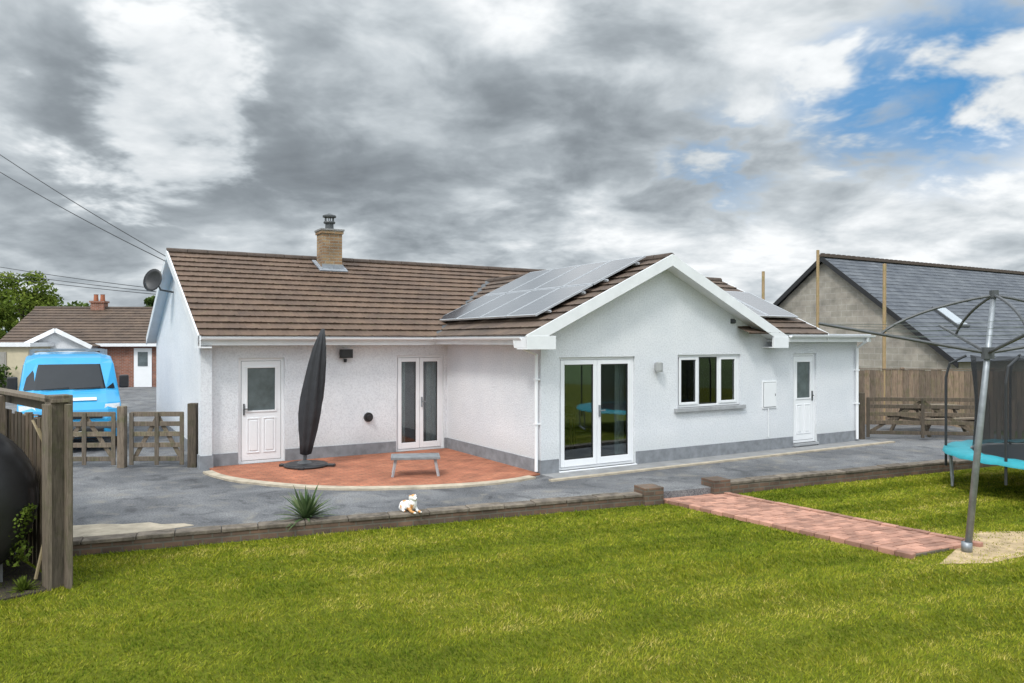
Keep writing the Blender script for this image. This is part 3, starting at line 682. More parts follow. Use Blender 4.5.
for a,za,b,zb in ((v0-.05,ez,vr,rz+.04),(vr,rz+.04,v1+.05,ez)):
    g.add([(u0-.03,a,za),(u0-.03,b,zb),(u0-.03,b,zb-.2),(u0-.03,a,za-.2),(u0,a,za),(u0,b,zb),(u0,b,zb-.2),(u0,a,za-.2)],[(0,1,2,3),(7,6,5,4),(4,5,1,0),(3,2,6,7)])
g.out('bargeboard',M_BLACK,NB)
nn=Vector((0,-tn,1)).normalized(); q=Vector((u0+2.7,v0+1.95,ez+1.95*tn))
g=G(); g.obox(q+nn*.05,q+nn*.05+Vector((.8,0,0)),1.15,.08,nn); g.out('skylight_frame',M_DARKG,NB)
g=G(); g.obox(q+nn*.093+Vector((.07,0,0)),q+nn*.093+Vector((.73,0,0)),1.0,.01,nn); g.out('skylight_glass',mat('skylight_pane',(.5,.55,.6),.1,.05,3,coat=1),NB)
for X,Y,zt in ((8.4,25.5,4.75),(10.35,25.8,5.5),(10.75,22.0,4.65)):
    g=G(); g.tube([(0,0,-.2),(.02,0,zt)],.05,6); g.out('timber_post',M_WOODT,None,loc=(X,Y,0))
# ================================================================= fences & gates
def boardfence(name,p,q,h,m,bw=.13,z0=-.15,gap=.012,cap=True):
    p=Vector(p);q=Vector(q); L=(q-p).length; d=(q-p).normalized()
    e=empty(name,(p.x,p.y,z0),math.atan2(d.y,d.x)); g=G(); x=0
    while x<L: dz=random.uniform(-.02,.02); g.box((x,-.012+random.uniform(-.004,.004),.03),(min(L,x+bw-gap),.012,h+dz)); x+=bw
    g.out('boards',m,e)
    g=G(); x=0
    while x<L+.1: g.box((x-.05,.02,-.1),(x+.05,.12,h+.08)); x+=2.4
    for z in (.3,h*.5,h-.2): g.box((0,.014,z),(L,.05,z+.08))
    if cap: g.box((0,-.03,h+.025),(L,.03,h+.05))
    g.out('posts_and_rails',m,e)
boardfence('boundary_fence',(6.5,22.6,0),(20,20.6,0),1.72,M_FENCE,.15)
def fieldgate(name,p,q,h,m,z0=0,bars=5,X=True,posts=True):
    p=Vector(p);q=Vector(q); L=(q-p).length; d=(q-p).normalized(); e=empty(name,(p.x,p.y,z0),math.atan2(d.y,d.x))
    g=G()
    for i in range(bars):
        z=.12+(h-.2)*(i/(bars-1))**.85; g.box((.06,-.015,z),(L-.06,.015,z+.09))
    for x in (.04,L-.12,L/2-.04): g.box((x,-.04,.05),(x+.08,-.016,h))
    if X: g.obox((.1,.028,.15),(L/2,.028,h-.08),.024,.08); g.obox((L-.1,.028,.15),(L/2,.028,h-.08),.024,.08)
    g.out('gate_bars',m,e,bevel=.006)
    if posts:
        g=G(); g.box((-.14,-.07,-.1),(0,.07,h+.12)); g.box((L,-.07,-.1),(L+.14,.07,h+.12)); g.out('gate_posts',m,e,bevel=.015)
fieldgate('wooden_gate',(8.68,18.75,0),(11.35,18.4,0),1.02,M_WOODD)
boardfence('picket_fence',(11.55,18.4,0),(15.5,18.0,0),1.0,M_FENCE,.16,z0=0,gap=.07,cap=False)
PT=empty('picnic_table',(10.9,19.9,0),math.radians(15))
g=G()
for i in range(5): g.box((-.8,-.36+i*.145,.70),(.8,-.235+i*.145,.74))
for s in (-1,1):
    for j in (0,1): g.box((-.8,s*.72-.13+j*.13,.42),(.8,s*.72-.01+j*.13,.46))
    for xx in (-.6,.56): g.obox((xx,s*.66,0),(xx,s*.22,.70),.04,.09)
for xx in (-.55,.60): g.box((xx,-.85,.35),(xx+.035,.85,.42)); g.box((xx,-.36,.62),(xx+.035,.36,.70))
g.out('table_and_benches',M_WOODG,PT)
fieldgate('driveway_gate',(-8.75,14.45,0),(-7.5,14.5,0),1.05,M_WOODG,posts=True)
fieldgate('driveway_gate',(-7.32,14.5,0),(-6.22,14.55,0),1.05,M_WOODG,X=True,posts=False)
g=G(); r=.085; g.box((-r,-r,-.1),(r,r,1.22)); g.out('gate_post',M_WOODD,None,loc=(-6.10,14.57,0),bevel=.015)
boardfence('side_fence',(-14,16.0,0),(-9.1,14.6,0),.95,M_WOODG,.12,z0=0)
# --- left enclosure: posts, rails and gappy boards, tank in front
EN=empty('tank_enclosure',(-4.75,7.97,LZ),math.atan2(1.8,-1.9))
g=G(); x=.13
while x<3.4: g.box((x,.0,.05),(x+.105,.018,1.72+random.uniform(-.04,.02))); x+=.150
g.out('boards',M_WOODM,EN)
g=G(); g.box((-.10,-.11,-.1),(.11,.10,1.99)); g.box((3.4,-.1,-.1),(3.6,.1,1.99)); g.box((1.8,.06,-.1),(1.92,.16,1.9)); g.box((.11,-.05,1.80),(3.4,.0,1.92)); g.box((.11,-.05,1.50),(3.4,-.004,1.60)); g.box((.11,-.05,1.0),(3.4,-.004,1.1)); g.box((.11,-.05,.35),(3.4,-.004,.44)); g.out('posts_and_rails',M_WOODG,EN,bevel=.008)
g=G(); g.box((-.13,-.07,1.92),(3.6,.10,1.955)); g.out('top_board',M_WOODG,EN)
g=G(); g.box((-.16,.105,-.05),(.05,.14,1.90)); g.box((-.24,-.06,-.05),(-.105,-.02,1.9)); g.out('cover_planks',M_WOODG,EN)
TK=empty('oil_tank',(-6.14,8.06,.74),math.atan2(1.8,-1.9))
g=G(); R=.83; prof=[(.02,-1.05),(.35,-1.02),(.62,-.94),(.76,-.82),(R,-.62)]
for i in range(7): z=-.6+i*.2; prof+=[(R,z),(R+.02,z+.05),(R+.02,z+.1),(R,z+.15)]
prof+=[(R,.9),(.72,1.1),(.4,1.2),(.02,1.22)]
g.lathe(prof,40,axis='x'); g.out('tank_shell',mat('tank_black',(.018,.018,.02),.38,.3,4,.1),TK,smooth=True)
g=G(); g.box((-.6,-.5,-.95),(-.4,.5,-.6)); g.box((.5,-.5,-.95),(.7,.5,-.6)); g.out('tank_saddles',M_CONCG,TK)
g=G(); g.tube([(-.9,-.75,.75),(-.98,-.85,.4),(-1.02,-.82,-.2),(-1.0,-.7,-.8)],.018,6); g.tube([(-.5,-.8,.8),(-.8,-.88,.45),(-.95,-.92,.0),(-.9,-.85,-.85)],.014,6); g.out('tank_hose',mat('hose',(.28,.22,.13),.6),TK)

# ================================================================= van
VN=empty('blue_van',(-9.45,16.3,0),ANG)
M_VAN=mat('van_blue_paint',(.025,.32,.62),.3,.05,2,coat=.4)
def vanhw(z): return .98 if z<1.25 else .98-(z-1.25)*.13
prof=[(.02,.30),(-.04,.45),(-.04,.72),(.03,.92),(.18,1.06),(.70,1.24),(.82,1.30),(1.42,1.90),(1.62,2.02),(2.0,2.1),(5.1,2.12),(5.25,2.02),(5.3,.35)]
vs=[];fs=[];np_=len(prof)
for s in (-1,-.72,.72,1):
    for y_,z in prof:
        nose=.16 if (abs(s)==1 and y_<.9) else 0
        vs.append((s*vanhw(z),y_+nose,z-(.05 if abs(s)==1 and z>1.95 else 0)))
for k in range(3):
    for i in range(np_): j=(i+1)%np_; fs.append((k*np_+i,(k+1)*np_+i,(k+1)*np_+j,k*np_+j))
fs.append(tuple(range(np_))); fs.append(tuple(3*np_+i for i in range(np_))[::-1])
mesh('body',vs,fs,M_VAN,VN,bevel=.03)
def lerp(a,b,t): return a+(b-a)*t
n_=Vector((0,-.707,.707)).normalized()
def scr(t,off): return Vector((0,lerp(.82,1.42,t),lerp(1.30,1.90,t)))+n_*off
q=[]
for t in (.04,.95):
    c=scr(t,.012); hw=vanhw(c.z)*(.92 if t<.5 else .86); q+=[(-hw,c.y+.09,c.z-.0),(-hw*.75,c.y,c.z),(hw*.75,c.y,c.z),(hw,c.y+.09,c.z-.0)]
M_VGL=mat('van_glass',(.015,.018,.022),.12,.1,3,spec=.35)
mesh('windscreen',q,[(0,1,5,4),(1,2,6,5),(2,3,7,6)],M_VGL,VN)
g=G()
for s in (-1,1):
    pts=[(1.30,1.30),(2.35,1.30),(2.35,1.86),(1.62,1.86)]
    vs=[(s*(vanhw(z)+.012),y_,z) for y_,z in pts]; g.add(vs,[(0,1,2,3)] if s>0 else [(3,2,1,0)])
g.out('side_windows',M_VGL,VN)
g=G(); g.obox((-.55,.80,1.335),(-.02,.84,1.37),.02,.015); g.obox((.05,.80,1.335),(.6,.84,1.37),.02,.015); g.out('wipers',M_BLACK,VN)
g=G(); g.box((-.60,-.062,.74),(.60,-.03,.86)); g.box((-.62,-.075,.33),(.62,-.04,.52)); g.box((-.80,.02,.28),(.80,.1,.34))
g.out('grille_and_lower_bumper',M_BLACK,VN,bevel=.01)
g=G(); g.box((-.90,-.05,.50),(.90,.3,.66)); g.out('bumper',mat('bumper_grey',(.10,.11,.12),.5),VN,bevel=.03)
g=G()
for s in (-1,1): g.add([(s*.60,-.03,.78),(s*.93,.13,.80),(s*.95,.20,1.04),(s*.66,.10,1.03)],[(0,1,2,3) if s>0 else (3,2,1,0)])
g.out('headlights',mat('headlight',(.65,.68,.7),.1,.1,20,coat=1),VN)
g=G(); g.box((-.26,-.082,.36),(.26,-.076,.47)); g.out('number_plate',mat('plate',(.7,.7,.66),.4),VN)
g=G(); g.obox((-.5,.33,1.135),(.5,.33,1.135),.16,.012,Vector((0,-.33,1))); g.out('bonnet_lettering',mat('white_vinyl',(.75,.78,.8),.4),VN)
g=G()
for s in (-1,1): g.box((s*1.02-.02 if s>0 else s*1.02-.18,1.15,1.32),(s*1.02+.18 if s>0 else s*1.02+.02,1.25,1.62))
g.out('mirrors',M_BLACK,VN,bevel=.03)
g=G()
for s in (-.93,.93):
    for y_ in (.95,4.2): g.lathe([(.20,-.11),(.33,-.11),(.345,-.07),(.345,.07),(.33,.11),(.20,.11)],22,(s,y_,.345),axis='x')
g.out('tyres',mat('tyre',(.02,.02,.02),.85),VN)
g=G()
for s in (-.93,.93):
    for y_ in (.95,4.2): g.lathe([(.05,-.12),(.2,-.115),(.2,.115),(.05,.12)],14,(s,y_,.345),axis='x')
g.out('wheel_hubs',M_GALV,VN)
g=G(); g.box((.985,2.6,1.2),(.992,4.9,1.7)); g.out('side_sign',mat('sign_white',(.65,.7,.78),.4),VN)
g=G()
for y_ in (2.1,3.3,4.5): g.box((-.8,y_,2.17),(.8,y_+.05,2.21)); g.box((-.8,y_,2.08),(-.75,y_+.05,2.17)); g.box((.75,y_,2.08),(.8,y_+.05,2.17))
g.out('roof_rack',M_GALV,VN)

# ================================================================= neighbour (left) + garage
NL=empty('brick_bungalow',(-22.0,40,0),math.radians(6))
g=G(); g.box((-4.2,0,-.2),(8,7,2.35)); g.out('walls',M_BRICKR,NL)
TL=.52; L_=12.8
tiled('roof_near',(-4.6,-.35,2.3),(1,0,0),L_,(0,1,TL),3.85*math.hypot(1,TL),M_TILE2,NL)
tiled('roof_far',(8.2,7.35,2.3),(-1,0,0),L_,(0,-1,TL),3.85*math.hypot(1,TL),M_TILE2,NL)
rzz=2.3+3.85*TL
g=G(); g.tube([(-4.6,3.5,rzz),(8.2,3.5,rzz)],.09,8); g.out('ridge',M_RIDGE,NL)
mesh('gable_left',[(-4.3,-.0,2.3),(-4.3,7,2.3),(-4.3,3.5,rzz-.1)],[(0,2,1)],M_BRICKR,NL)
g=G(); g.box((-4.6,-.38,2.14),(8.2,-.33,2.3)); g.out('fascia',M_FASCIA,NL)
mesh('porch_gable_wall',[(-2.6,-1.2,-.2),(.2,-1.2,-.2),(.2,-1.2,2.3),(-1.2,-1.2,3.0),(-2.6,-1.2,2.3)],[(0,1,2,3,4)],M_WALL,NL)
g=G(); g.box((-2.6,-1.19,-.2),(.2,0,2.3)); g.out('porch_walls',M_WALL,NL)
tiled('porch_roof_left',(-2.9,1.8,2.15),(0,-1,0),3.3,(1,0,.5),1.7*math.hypot(1,.5),M_TILE2,NL)
tiled('porch_roof_right',(.5,-1.5,2.15),(0,1,0),3.3,(-1,0,.5),1.7*math.hypot(1,.5),M_TILE2,NL)
g=G(); g.obox((-2.95,-1.53,2.1),(-1.2,-1.53,2.98),.05,.2,Vector((0,0,1))); g.obox((.55,-1.53,2.1),(-1.2,-1.53,2.98),.05,.2); g.out('porch_bargeboards',M_FASCIA,NL)
g=G(); g.box((-2.1,-1.24,.8),(-.3,-1.205,1.9)); g.box((2.05,-.05,0),(2.95,-.01,2.05)); g.box((4.2,-.05,.8),(6.2,-.01,1.95)); g.out('window_frames',M_UPVC,NL)
g=G(); g.box((-2.0,-1.26,.88),(-1.25,-1.245,1.82)); g.box((-1.15,-1.26,.88),(-.4,-1.245,1.82)); g.box((4.3,-.07,.88),(5.15,-.055,1.87)); g.box((5.25,-.07,.88),(6.1,-.055,1.87)); g.box((2.25,-.07,1.1),(2.75,-.055,1.85)); g.out('window_glass_panes',M_FROST,NL)
g=G(); g.box((-1.5,3.2,3.5),(-.8,3.8,4.7)); g.box((-1.56,3.14,4.6),(-.74,3.86,4.7)); g.out('chimney_stack',M_BRICKR,NL)
g=G(); g.lathe([(.13,4.7),(.11,5.05),(.13,5.08)],12,(-1.33,3.5,0)); g.lathe([(.13,4.7),(.11,5.05),(.13,5.08)],12,(-.97,3.5,0)); g.out('chimney_pots',mat('terracotta',(.35,.12,.06),.8),NL)
GR=empty('cream_garage',(-25.6,36.5,0),math.radians(4))
M_CREAM=mat('cream_render',(.55,.48,.34),.9,.08,3,.3)
g=G(); g.box((-4,0,-.2),(2.3,6,2.15)); g.out('garage_walls',M_CREAM,GR)
g=G(); g.box((-4.2,-.2,2.15),(2.5,6.2,2.35)); g.out('garage_flat_roof',M_FASCIA,GR)
g=G(); g.box((-.9,-.04,0),(1.3,0,1.9))
for i in range(7): g.box((-.88+i*.31,-.055,.03),(-.62+i*.31,-.04,1.87))
g.out('garage_door',mat('garage_door_paint',(.32,.30,.27),.6),GR)

# ================================================================= cables & poles
PO=empty('telegraph_pole',(-17.5,21.5,0)); g=G(); g.tube([(0,0,-.3),(0,0,9.6)],[.15,.10],10); g.obox((-.7,0,9.2),(.7,0,9.2),.1,.1); g.out('pole_shaft',M_WOODD,PO)
PO=empty('telegraph_pole',(-34,36,0)); g=G(); g.tube([(0,0,-.3),(0,0,8.2)],[.15,.10],10); g.obox((-.7,0,7.9),(.7,0,7.9),.1,.1); g.out('pole_shaft',M_WOODD,PO)
def cable(g,p,q,sag,r=.011):
    p=Vector(p);q=Vector(q); g.tube([p.lerp(q,t/16)-Vector((0,0,sag*4*(t/16)*(1-t/16))) for t in range(17)],r,5)
g=G(); gp=W(-5.25,8.2,4.42)
cable(g,gp,(-17.2,21.5,9.6),.15); cable(g,gp+Vector((0,0,-.12)),(-17.8,21.5,9.35),.2)
for dz in (0,.45,.8): cable(g,(-34,36,8.1-dz*.9),W(-5.0,12.3,3.9-dz*.2),.3,.010)
g.out('overhead_cables',M_BLACK)

# ================================================================= closed parasol
PA=empty('covered_parasol',(-3.86,14.45,.03))
prof=[(.0,2.62),(.03,2.60),(.07,2.45),(.115,2.25),(.155,1.95),(.18,1.6),(.195,1.3),(.185,1.0),(.155,.7),(.12,.45),(.095,.24),(.05,.22)]
g=G(); n=42; vs=[]; k=len(prof)
for i,(r,z) in enumerate(prof):
    t=z/2.6; lean=-.09+.30*t+.06*t**3
    for j in range(n):
        a=2*math.pi*j/n; rr=r*(1+.16*math.cos(7*a+z*1.2)+.06*math.sin(3*a+z*4)); vs.append((rr*math.cos(a)+lean,rr*math.sin(a)*.8,z))
g.add(vs,[(i*n+j,(i+1)*n+j,(i+1)*n+(j+1)%n,i*n+(j+1)%n) for i in range(k-1) for j in range(n)])
g.out('fabric_cover',mat('black_cover',(.022,.023,.027),.65,.3,5,.5,14),PA,smooth=True)
g=G(); g.tube([(-.08,0,.05),(-.06,0,.35)],.035,10); g.lathe([(.16,.06),(.10,.10),(.05,.12)],20,(-.08,0,0)); g.out('pole',M_DARKG,PA)
g=G()
g.box((-.55,-.06,.0),(.5,.06,.05)); g.box((-.09,-.45,.0),(.03,.45,.048)); g.lathe([(.40,.0),(.42,.03),(.38,.062),(.2,.07)],28,(-.05,0,0)); g.out('base',M_BLACK,PA,bevel=.01)
TB=empty('garden_table',(-1.72,13.55,.03),math.radians(8))
g=G()
for i in range(5): g.box((-.42,-.24+i*.097,.315),(.42,-.15+i*.097,.335))
for a,b in [((-.43,-.25,.30),(.43,-.22,.345)),((-.43,.225,.30),(.43,.25,.345)),((-.43,-.22,.30),(-.40,.225,.345)),((.40,-.22,.30),(.43,.225,.345))]: g.box(a,b)
g.out('table_top',mat('table_grey',(.20,.21,.22),.55,.2,8),TB,bevel=.005)
g=G()
for sx in (-1,1):
    for sy in (-1,1): g.obox((sx*.34,sy*.18,.31),(sx*.40,sy*.22,0),.035,.035)
g.out('table_legs',mat('table_leg',(.36,.36,.37),.5),TB)

# ================================================================= spiky plant, ivy
def spiky(name,p,N,L,m,w=.02,seed=1,zmin=.2):
    R=np.random.default_rng(seed); quads=[];T=[]
    for i in range(N):
        a=R.uniform(0,2*np.pi); el=R.uniform(zmin,1.45); l=L*R.uniform(.7,1.1); prev=None
        side=np.array([-math.sin(a),math.cos(a),0]); tt=R.uniform(.2,.9)
        for s in range(5):
            t=s/4; pos=np.array([math.cos(a)*math.cos(el)*l*t,math.sin(a)*math.cos(el)*l*t,l*t*math.sin(el)-.28*l*t*t*math.cos(el)])
            ww=w*(1-t)**.7*(.6+.8*min(1,t*3))+.001
            cur=(pos-side*ww,pos+side*ww)
            if prev: quads.append([prev[0],prev[1],cur[1],cur[0]]); T.append(tt)
            prev=cur
    ob=trimesh(name,np.array(quads),np.array(T),m); ob.location=p; return ob
M_YUC=leafmat('spiky_leaves',[(0,(.03,.05,.02)),(.6,(.08,.13,.05)),(1,(.22,.26,.13))],.15)
spiky('spiky_plant',(-2.78,10.28,0),85,.54,M_YUC,.020,3)
spiky('weeds',(-4.98,7.75,LZ),110,.18,M_LEAFY,.010,6,.3)
R=np.random.default_rng(4); n=420; t=R.random(n); P=np.stack([-5.02-.20*R.random(n)*(1.2-t)+.04*np.sin(t*9),7.88+.06*R.normal(0,1,n),LZ+.25+t*.60],1)
a=R.normal(0,1,(n,3)); a/=np.linalg.norm(a,axis=1)[:,None]; b=np.cross(a,R.normal(0,1,(n,3))); b/=np.linalg.norm(b,axis=1)[:,None]; s=R.uniform(.010,.026,(n,1))
trimesh('ivy',np.stack([P-a*s,P-b*s*.8,P+a*s,P+b*s*.8],1),np.clip(R.normal(.4,.2,n),0,1),M_LEAFY)
g=G(); g.prism([(-8,6.6),(-5.3,7.15),(-4.75,7.75),(-4.9,8.1),(-7,10),(-9,8)],LZ,LZ+.02); g.out('tank_bed_soil',mat('dark_soil',(.045,.035,.025),.95,.4,8,1,30))

# ================================================================= dog ornament
DG=empty('dog_ornament',(-1.42,10.62,.03),math.radians(-50))
def ell(g,c,r,n=12):
    base=len(g.v)
    for i in range(n+1):
        ph=math.pi*i/n
        for j in range(n*2):
            t=2*math.pi*j/(n*2); g.v.append((c[0]+r[0]*math.sin(ph)*math.cos(t)+1e-5*i,c[1]+r[1]*math.sin(ph)*math.sin(t),c[2]+r[2]*math.cos(ph)))
    m2=n*2
    for i in range(n):
        for j in range(m2): g.f.append((base+i*m2+j,base+(i+1)*m2+j,base+(i+1)*m2+(j+1)%m2,base+i*m2+(j+1)%m2))
g=G()
ell(g,(-.05,0,.075),(.15,.075,.07)); ell(g,(-.13,0,.07),(.08,.085,.068)); ell(g,(.06,0,.12),(.065,.06,.085)); ell(g,(.085,0,.205),(.052,.048,.048)); ell(g,(.13,0,.192),(.036,.026,.024))
for s in (-1,1):
    ell(g,(.06,s*.046,.205),(.018,.014,.042)); g.tube([(.05,s*.05,.06),(.10,s*.05,.022),(.18,s*.045,.018)],[.028,.020,.018],8); ell(g,(.185,s*.045,.016),(.028,.02,.015)); ell(g,(-.10,s*.075,.045),(.07,.03,.045)); ell(g,(-.03,s*.09,.016),(.045,.018,.015))
g.tube([(-.20,0,.04),(-.26,.03,.025),(-.27,.09,.025)],[.020,.015,.007],8)
def dogmat():
    m,nt,b,o=newmat('dog_coat'); n=noise(nt,coord(nt),9,2,.4); c=ramp(nt,n,[(.52,(.80,.79,.77)),(.58,(.55,.28,.10))]); nt.links.new(c,b.inputs['Base Color']); b.inputs['Roughness'].default_value=.6; return m
ob=g.out('dog_body',dogmat(),DG,smooth=True); r=ob.modifiers.new('r','REMESH'); r.mode='VOXEL'; r.voxel_size=.006; r.use_smooth_shade=True; sm=ob.modifiers.new('s','SMOOTH'); sm.iterations=4
g=G(); ell(g,(.164,0,.198),(.008,.01,.008),6)
for s in (-1,1): ell(g,(.127,s*.022,.222),(.006,.006,.006),6)
g.out('nose_and_eyes',M_BLACK,DG)

# ================================================================= rotary dryer
RD=empty('rotary_clothes_dryer',(5.51,9.22,LZ))
top=Vector((.33,0,3.14)); g=G(); g.tube([(0,0,-.1),tuple(top*.5),tuple(top)],[.040,.038,.030],12)
g.lathe([(.06,0),(.06,.12)],10,(0,0,0)); g.out('pole',M_GALV,RD,smooth=True)
hub=top*(2.42/3.14); g=G(); g2=G(); tips=[]
for a in (166,76,-14,-104):
    a=math.radians(a); d=Vector((math.cos(a),math.sin(a),0)); tip=hub+d*1.92+Vector((0,0,.36)); tips.append((hub,tip,d))
    g.tube([hub+d*.05,tip],.020,8); mid=hub.lerp(tip,.62)
    pts=[top+Vector((0,0,-.03)),top.lerp(mid,.5)+Vector((0,0,.12)),mid.lerp(top,.12)+Vector((0,0,.10)),mid]
    cp=[]
    for t in range(9):
        t/=8; cp.append(((1-t)**3)*pts[0]+3*t*(1-t)**2*pts[1]+3*t*t*(1-t)*pts[2]+t**3*pts[3])
    g.tube(cp,.017,8)
g.lathe([(.07,-.08),(.07,.06)],12,tuple(hub)); g.lathe([(.05,-.06),(.05,.03)],12,tuple(top)); g.out('arms_and_struts',M_DARKG,RD)
for t in (.6,.8,.99):
    for i in range(4): p=tips[i][0].lerp(tips[i][1],t); q=tips[(i+1)%4][0].lerp(tips[(i+1)%4][1],t); cable(g2,p,q,.03,.003)
g2.out('washing_lines',mat('line_plastic',(.10,.12,.11),.5),RD)
# ================================================================= trampoline
TR=empty('trampoline',(9.45,12.75,LZ)); R=1.9; zt=.62
def ring(g,r,z,rad,n=48):
    pts=[(r*math.cos(2*math.pi*i/n),r*math.sin(2*math.pi*i/n),z) for i in range(n+1)]; g.tube(pts,rad,8,False)
g=G(); ring(g,R,zt,.024)
for i in range(4):
    a=math.pi/2*i+math.pi*.83; w_=.28
    p=[(R*math.cos(a-w_),R*math.sin(a-w_),zt),(R*.98*math.cos(a-w_),R*.98*math.sin(a-w_),.05),(R*.98*math.cos(a+w_),R*.98*math.sin(a+w_),.05),(R*math.cos(a+w_),R*math.sin(a+w_),zt)]
    g.tube([p[0],p[1]],.02,8); g.tube([p[1],p[2]],.02,8); g.tube([p[2],p[3]],.02,8)
g.out('frame_and_legs',M_GALV,TR)
def annulus(r0,r1,z,n=64):
    vs=[];fs=[]
    for i in range(n):
        a=2*math.pi*i/n
        for r,zz in ((r0,z),(r1,z),(r1+.02,z-.07)): vs.append((r*math.cos(a),r*math.sin(a),zz+.010*math.sin(i*2.3)))
    for i in range(n): j=(i+1)%n; fs+=[(3*i,3*i+1,3*j+1,3*j),(3*i+1,3*i+2,3*j+2,3*j+1)]
    return vs,fs
mesh('edge_pad',*annulus(R-.38,R+.03,zt+.045),mat('teal_pad',(.02,.30,.36),.5,.15,5),TR,smooth=True)
g=G(); g.lathe([(.01,zt+.005),(R-.4,zt+.01),(R-.36,zt+.0)],48); g.out('jump_mat',M_BLACK,TR)
def netmat():
    m,nt,b,o=newmat('safety_net'); b.inputs['Base Color'].default_value=(.02,.022,.025,1); b.inputs['Roughness'].default_value=.8
    t=nt.nodes.new('ShaderNodeBsdfTransparent'); mx=nt.nodes.new('ShaderNodeMixShader'); mx.inputs[0].default_value=.62
    nt.links.new(t.outputs[0],mx.inputs[1]); nt.links.new(b.outputs[0],mx.inputs[2]); nt.links.new(mx.outputs[0],o.inputs[0]); return m
vs=[];fs=[];n=96
for i in range(n):
    a=2*math.pi*i/n
    for j in range(6):
        t=j/5; r=1.50+.05*math.sin(i*.75)*(.4+t)-.05*math.sin(t*math.pi); vs.append((r*math.cos(a),r*math.sin(a),zt+.05+t*(1.58+.06*math.sin(i*.39))))
for i in range(n):
    for j in range(5): k=(i+1)%n; fs.append((6*i+j,6*k+j,6*k+j+1,6*i+j+1))
mesh('safety_net',vs,fs,netmat(),TR,smooth=True)
g=G()
for i in range(6):
    a=math.pi/3*i+.45; c,s=math.cos(a),math.sin(a)
    g.tube([(R*c,R*s,.3),(R*1.0*c,R*1.0*s,1.9),(R*.97*c,R*.97*s,2.15),(1.58*c,1.58*s,2.30)],.022,8)
g.out('net_poles',mat('pole_foam',(.025,.027,.03),.6),TR)

# ================================================================= WORLD
Wd=bpy.data.worlds.new('World'); S.world=Wd; Wd.use_nodes=True; nt=Wd.node_tree; nt.nodes.clear()
out=nt.nodes.new('ShaderNodeOutputWorld'); bg=nt.nodes.new('ShaderNodeBackground'); nt.links.new(bg.outputs[0],out.inputs[0])
SUN_EL=math.radians(50); SUN_AZ=math.radians(205)
sky=nt.nodes.new('ShaderNodeTexSky'); sky.sky_type='NISHITA'; sky.sun_disc=False; sky.sun_elevation=SUN_EL; sky.sun_rotation=SUN_AZ
tc=nt.nodes.new('ShaderNodeTexCoord')
nrm=nt.nodes.new('ShaderNodeVectorMath'); nrm.operation='NORMALIZE'; nt.links.new(tc.outputs['Generated'],nrm.inputs[0]); D=nrm.outputs[0]
sp=nt.nodes.new('ShaderNodeSeparateXYZ'); nt.links.new(D,sp.inputs[0])
def M(op,a,b=None,c=None,clamp=False):
    n=nt.nodes.new('ShaderNodeMath'); n.operation=op; n.use_clamp=clamp
    for i,x in enumerate((a,b,c)):
        if x is None: continue
        if hasattr(x,'links'): nt.links.new(x,n.inputs[i])
        else: n.inputs[i].default_value=x
    return n.outputs[0]
def MR(x,a,b,c,d,smooth=True):
    n=nt.nodes.new('ShaderNodeMapRange'); n.interpolation_type='SMOOTHSTEP' if smooth else 'LINEAR'
    nt.links.new(x,n.inputs[0])
    for i,v in enumerate((a,b,c,d)): n.inputs[1+i].default_value=v
    return n.outputs[0]
zz=M('ADD',M('MAXIMUM',sp.outputs[2],0.0),.26)
cb=nt.nodes.new('ShaderNodeCombineXYZ'); nt.links.new(M('DIVIDE',sp.outputs[0],zz),cb.inputs[0]); nt.links.new(M('DIVIDE',sp.outputs[1],zz),cb.inputs[1]); cb.inputs[2].default_value=3.7
P=cb.outputs[0]
n1=noise(nt,P,1.3,5,.52,.15); n2=noise(nt,P,3.6,5,.55,.2)
t=M('SUBTRACT',M('ADD',M('MULTIPLY',n1,.76),M('MULTIPLY',n2,.80)),.232)
def blob(px,py,r0,r1,j=.05):
    d=Vector((px-512,761,341.5-py)).normalized(); n=nt.nodes.new('ShaderNodeVectorMath'); n.operation='DOT_PRODUCT'; nt.links.new(D,n.inputs[0]); n.inputs[1].default_value=d
    w=M('ADD',n.outputs['Value'],M('MULTIPLY',M('SUBTRACT',n2,.5),j))
    return MR(w,math.cos(math.radians(r1)),math.cos(math.radians(r0)),0,1)
t=M('ADD',t,M('MULTIPLY',blob(165,115,0,8),.20)); t=M('ADD',t,M('MULTIPLY',blob(440,130,2,14),.07)); t=M('ADD',t,M('MULTIPLY',blob(820,190,4,24),.08))
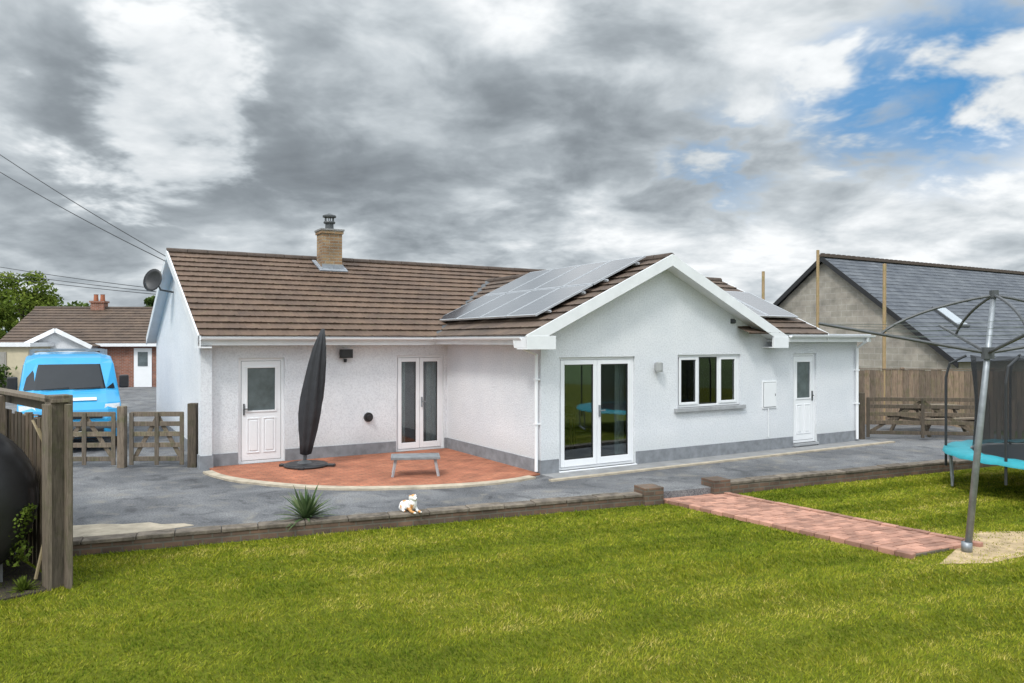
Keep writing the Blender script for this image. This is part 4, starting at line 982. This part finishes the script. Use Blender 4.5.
t=M('SUBTRACT',t,M('MULTIPLY',blob(290,130,3,12),.04)); t=M('SUBTRACT',t,M('MULTIPLY',blob(60,30,4,18),.05)); t=M('SUBTRACT',t,M('MULTIPLY',blob(560,20,3,14),.03))
t=M('ADD',t,M('MULTIPLY',MR(sp.outputs[2],0,.18,1,0),.06))
cl=ramp(nt,t,[(.22,(.19,.215,.24)),(.38,(.265,.30,.33)),(.50,(.39,.435,.47)),(.61,(.58,.63,.665)),(.78,(.94,.965,.98))])
gap=M('MAXIMUM',M('MAXIMUM',blob(955,80,2,8,.03),blob(870,95,1,6,.03)),M('MULTIPLY',blob(720,165,.3,4.5,.03),.5))
gap=M('MULTIPLY',gap,MR(n2,.46,.60,.97,0))
skyc=mixc(nt,1,sky.outputs[0],(.075,.10,.13),'MULTIPLY')
blue=mixc(nt,.75,skyc,(.055,.29,.60))
c=mixc(nt,gap,cl,blue)
boost=M('MULTIPLY',MR(sp.outputs[2],.42,.75,1,2.5),MR(sp.outputs[1],-.5,.35,1.85,1))  # extra sky brightness added out of view, overhead and behind camera, to light walls
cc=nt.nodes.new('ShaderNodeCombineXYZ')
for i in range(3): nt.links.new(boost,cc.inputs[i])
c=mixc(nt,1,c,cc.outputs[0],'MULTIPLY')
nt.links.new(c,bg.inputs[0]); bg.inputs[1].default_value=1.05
sl_=bpy.data.lights.new('sun','SUN'); sl_.energy=1.85; sl_.angle=math.radians(10); sl_.color=(1,.965,.91)
so=bpy.data.objects.new('sun',sl_); COL.objects.link(so)
sd=Vector((math.sin(SUN_AZ)*math.cos(SUN_EL),math.cos(SUN_AZ)*math.cos(SUN_EL),math.sin(SUN_EL)))
so.rotation_euler=sd.to_track_quat('Z','Y').to_euler()
# ================================================================= CAMERA
cam=bpy.data.cameras.new('camera'); cam.lens=761/1024*36; cam.sensor_width=36; cam.clip_end=6000; cam.clip_start=.1
co_=bpy.data.objects.new('camera',cam); co_.location=(0,0,2.4); co_.rotation_euler=(math.radians(90),0,0); COL.objects.link(co_); S.camera=co_
S.view_settings.view_transform='Standard'; S.view_settings.look='None'; S.view_settings.exposure=0
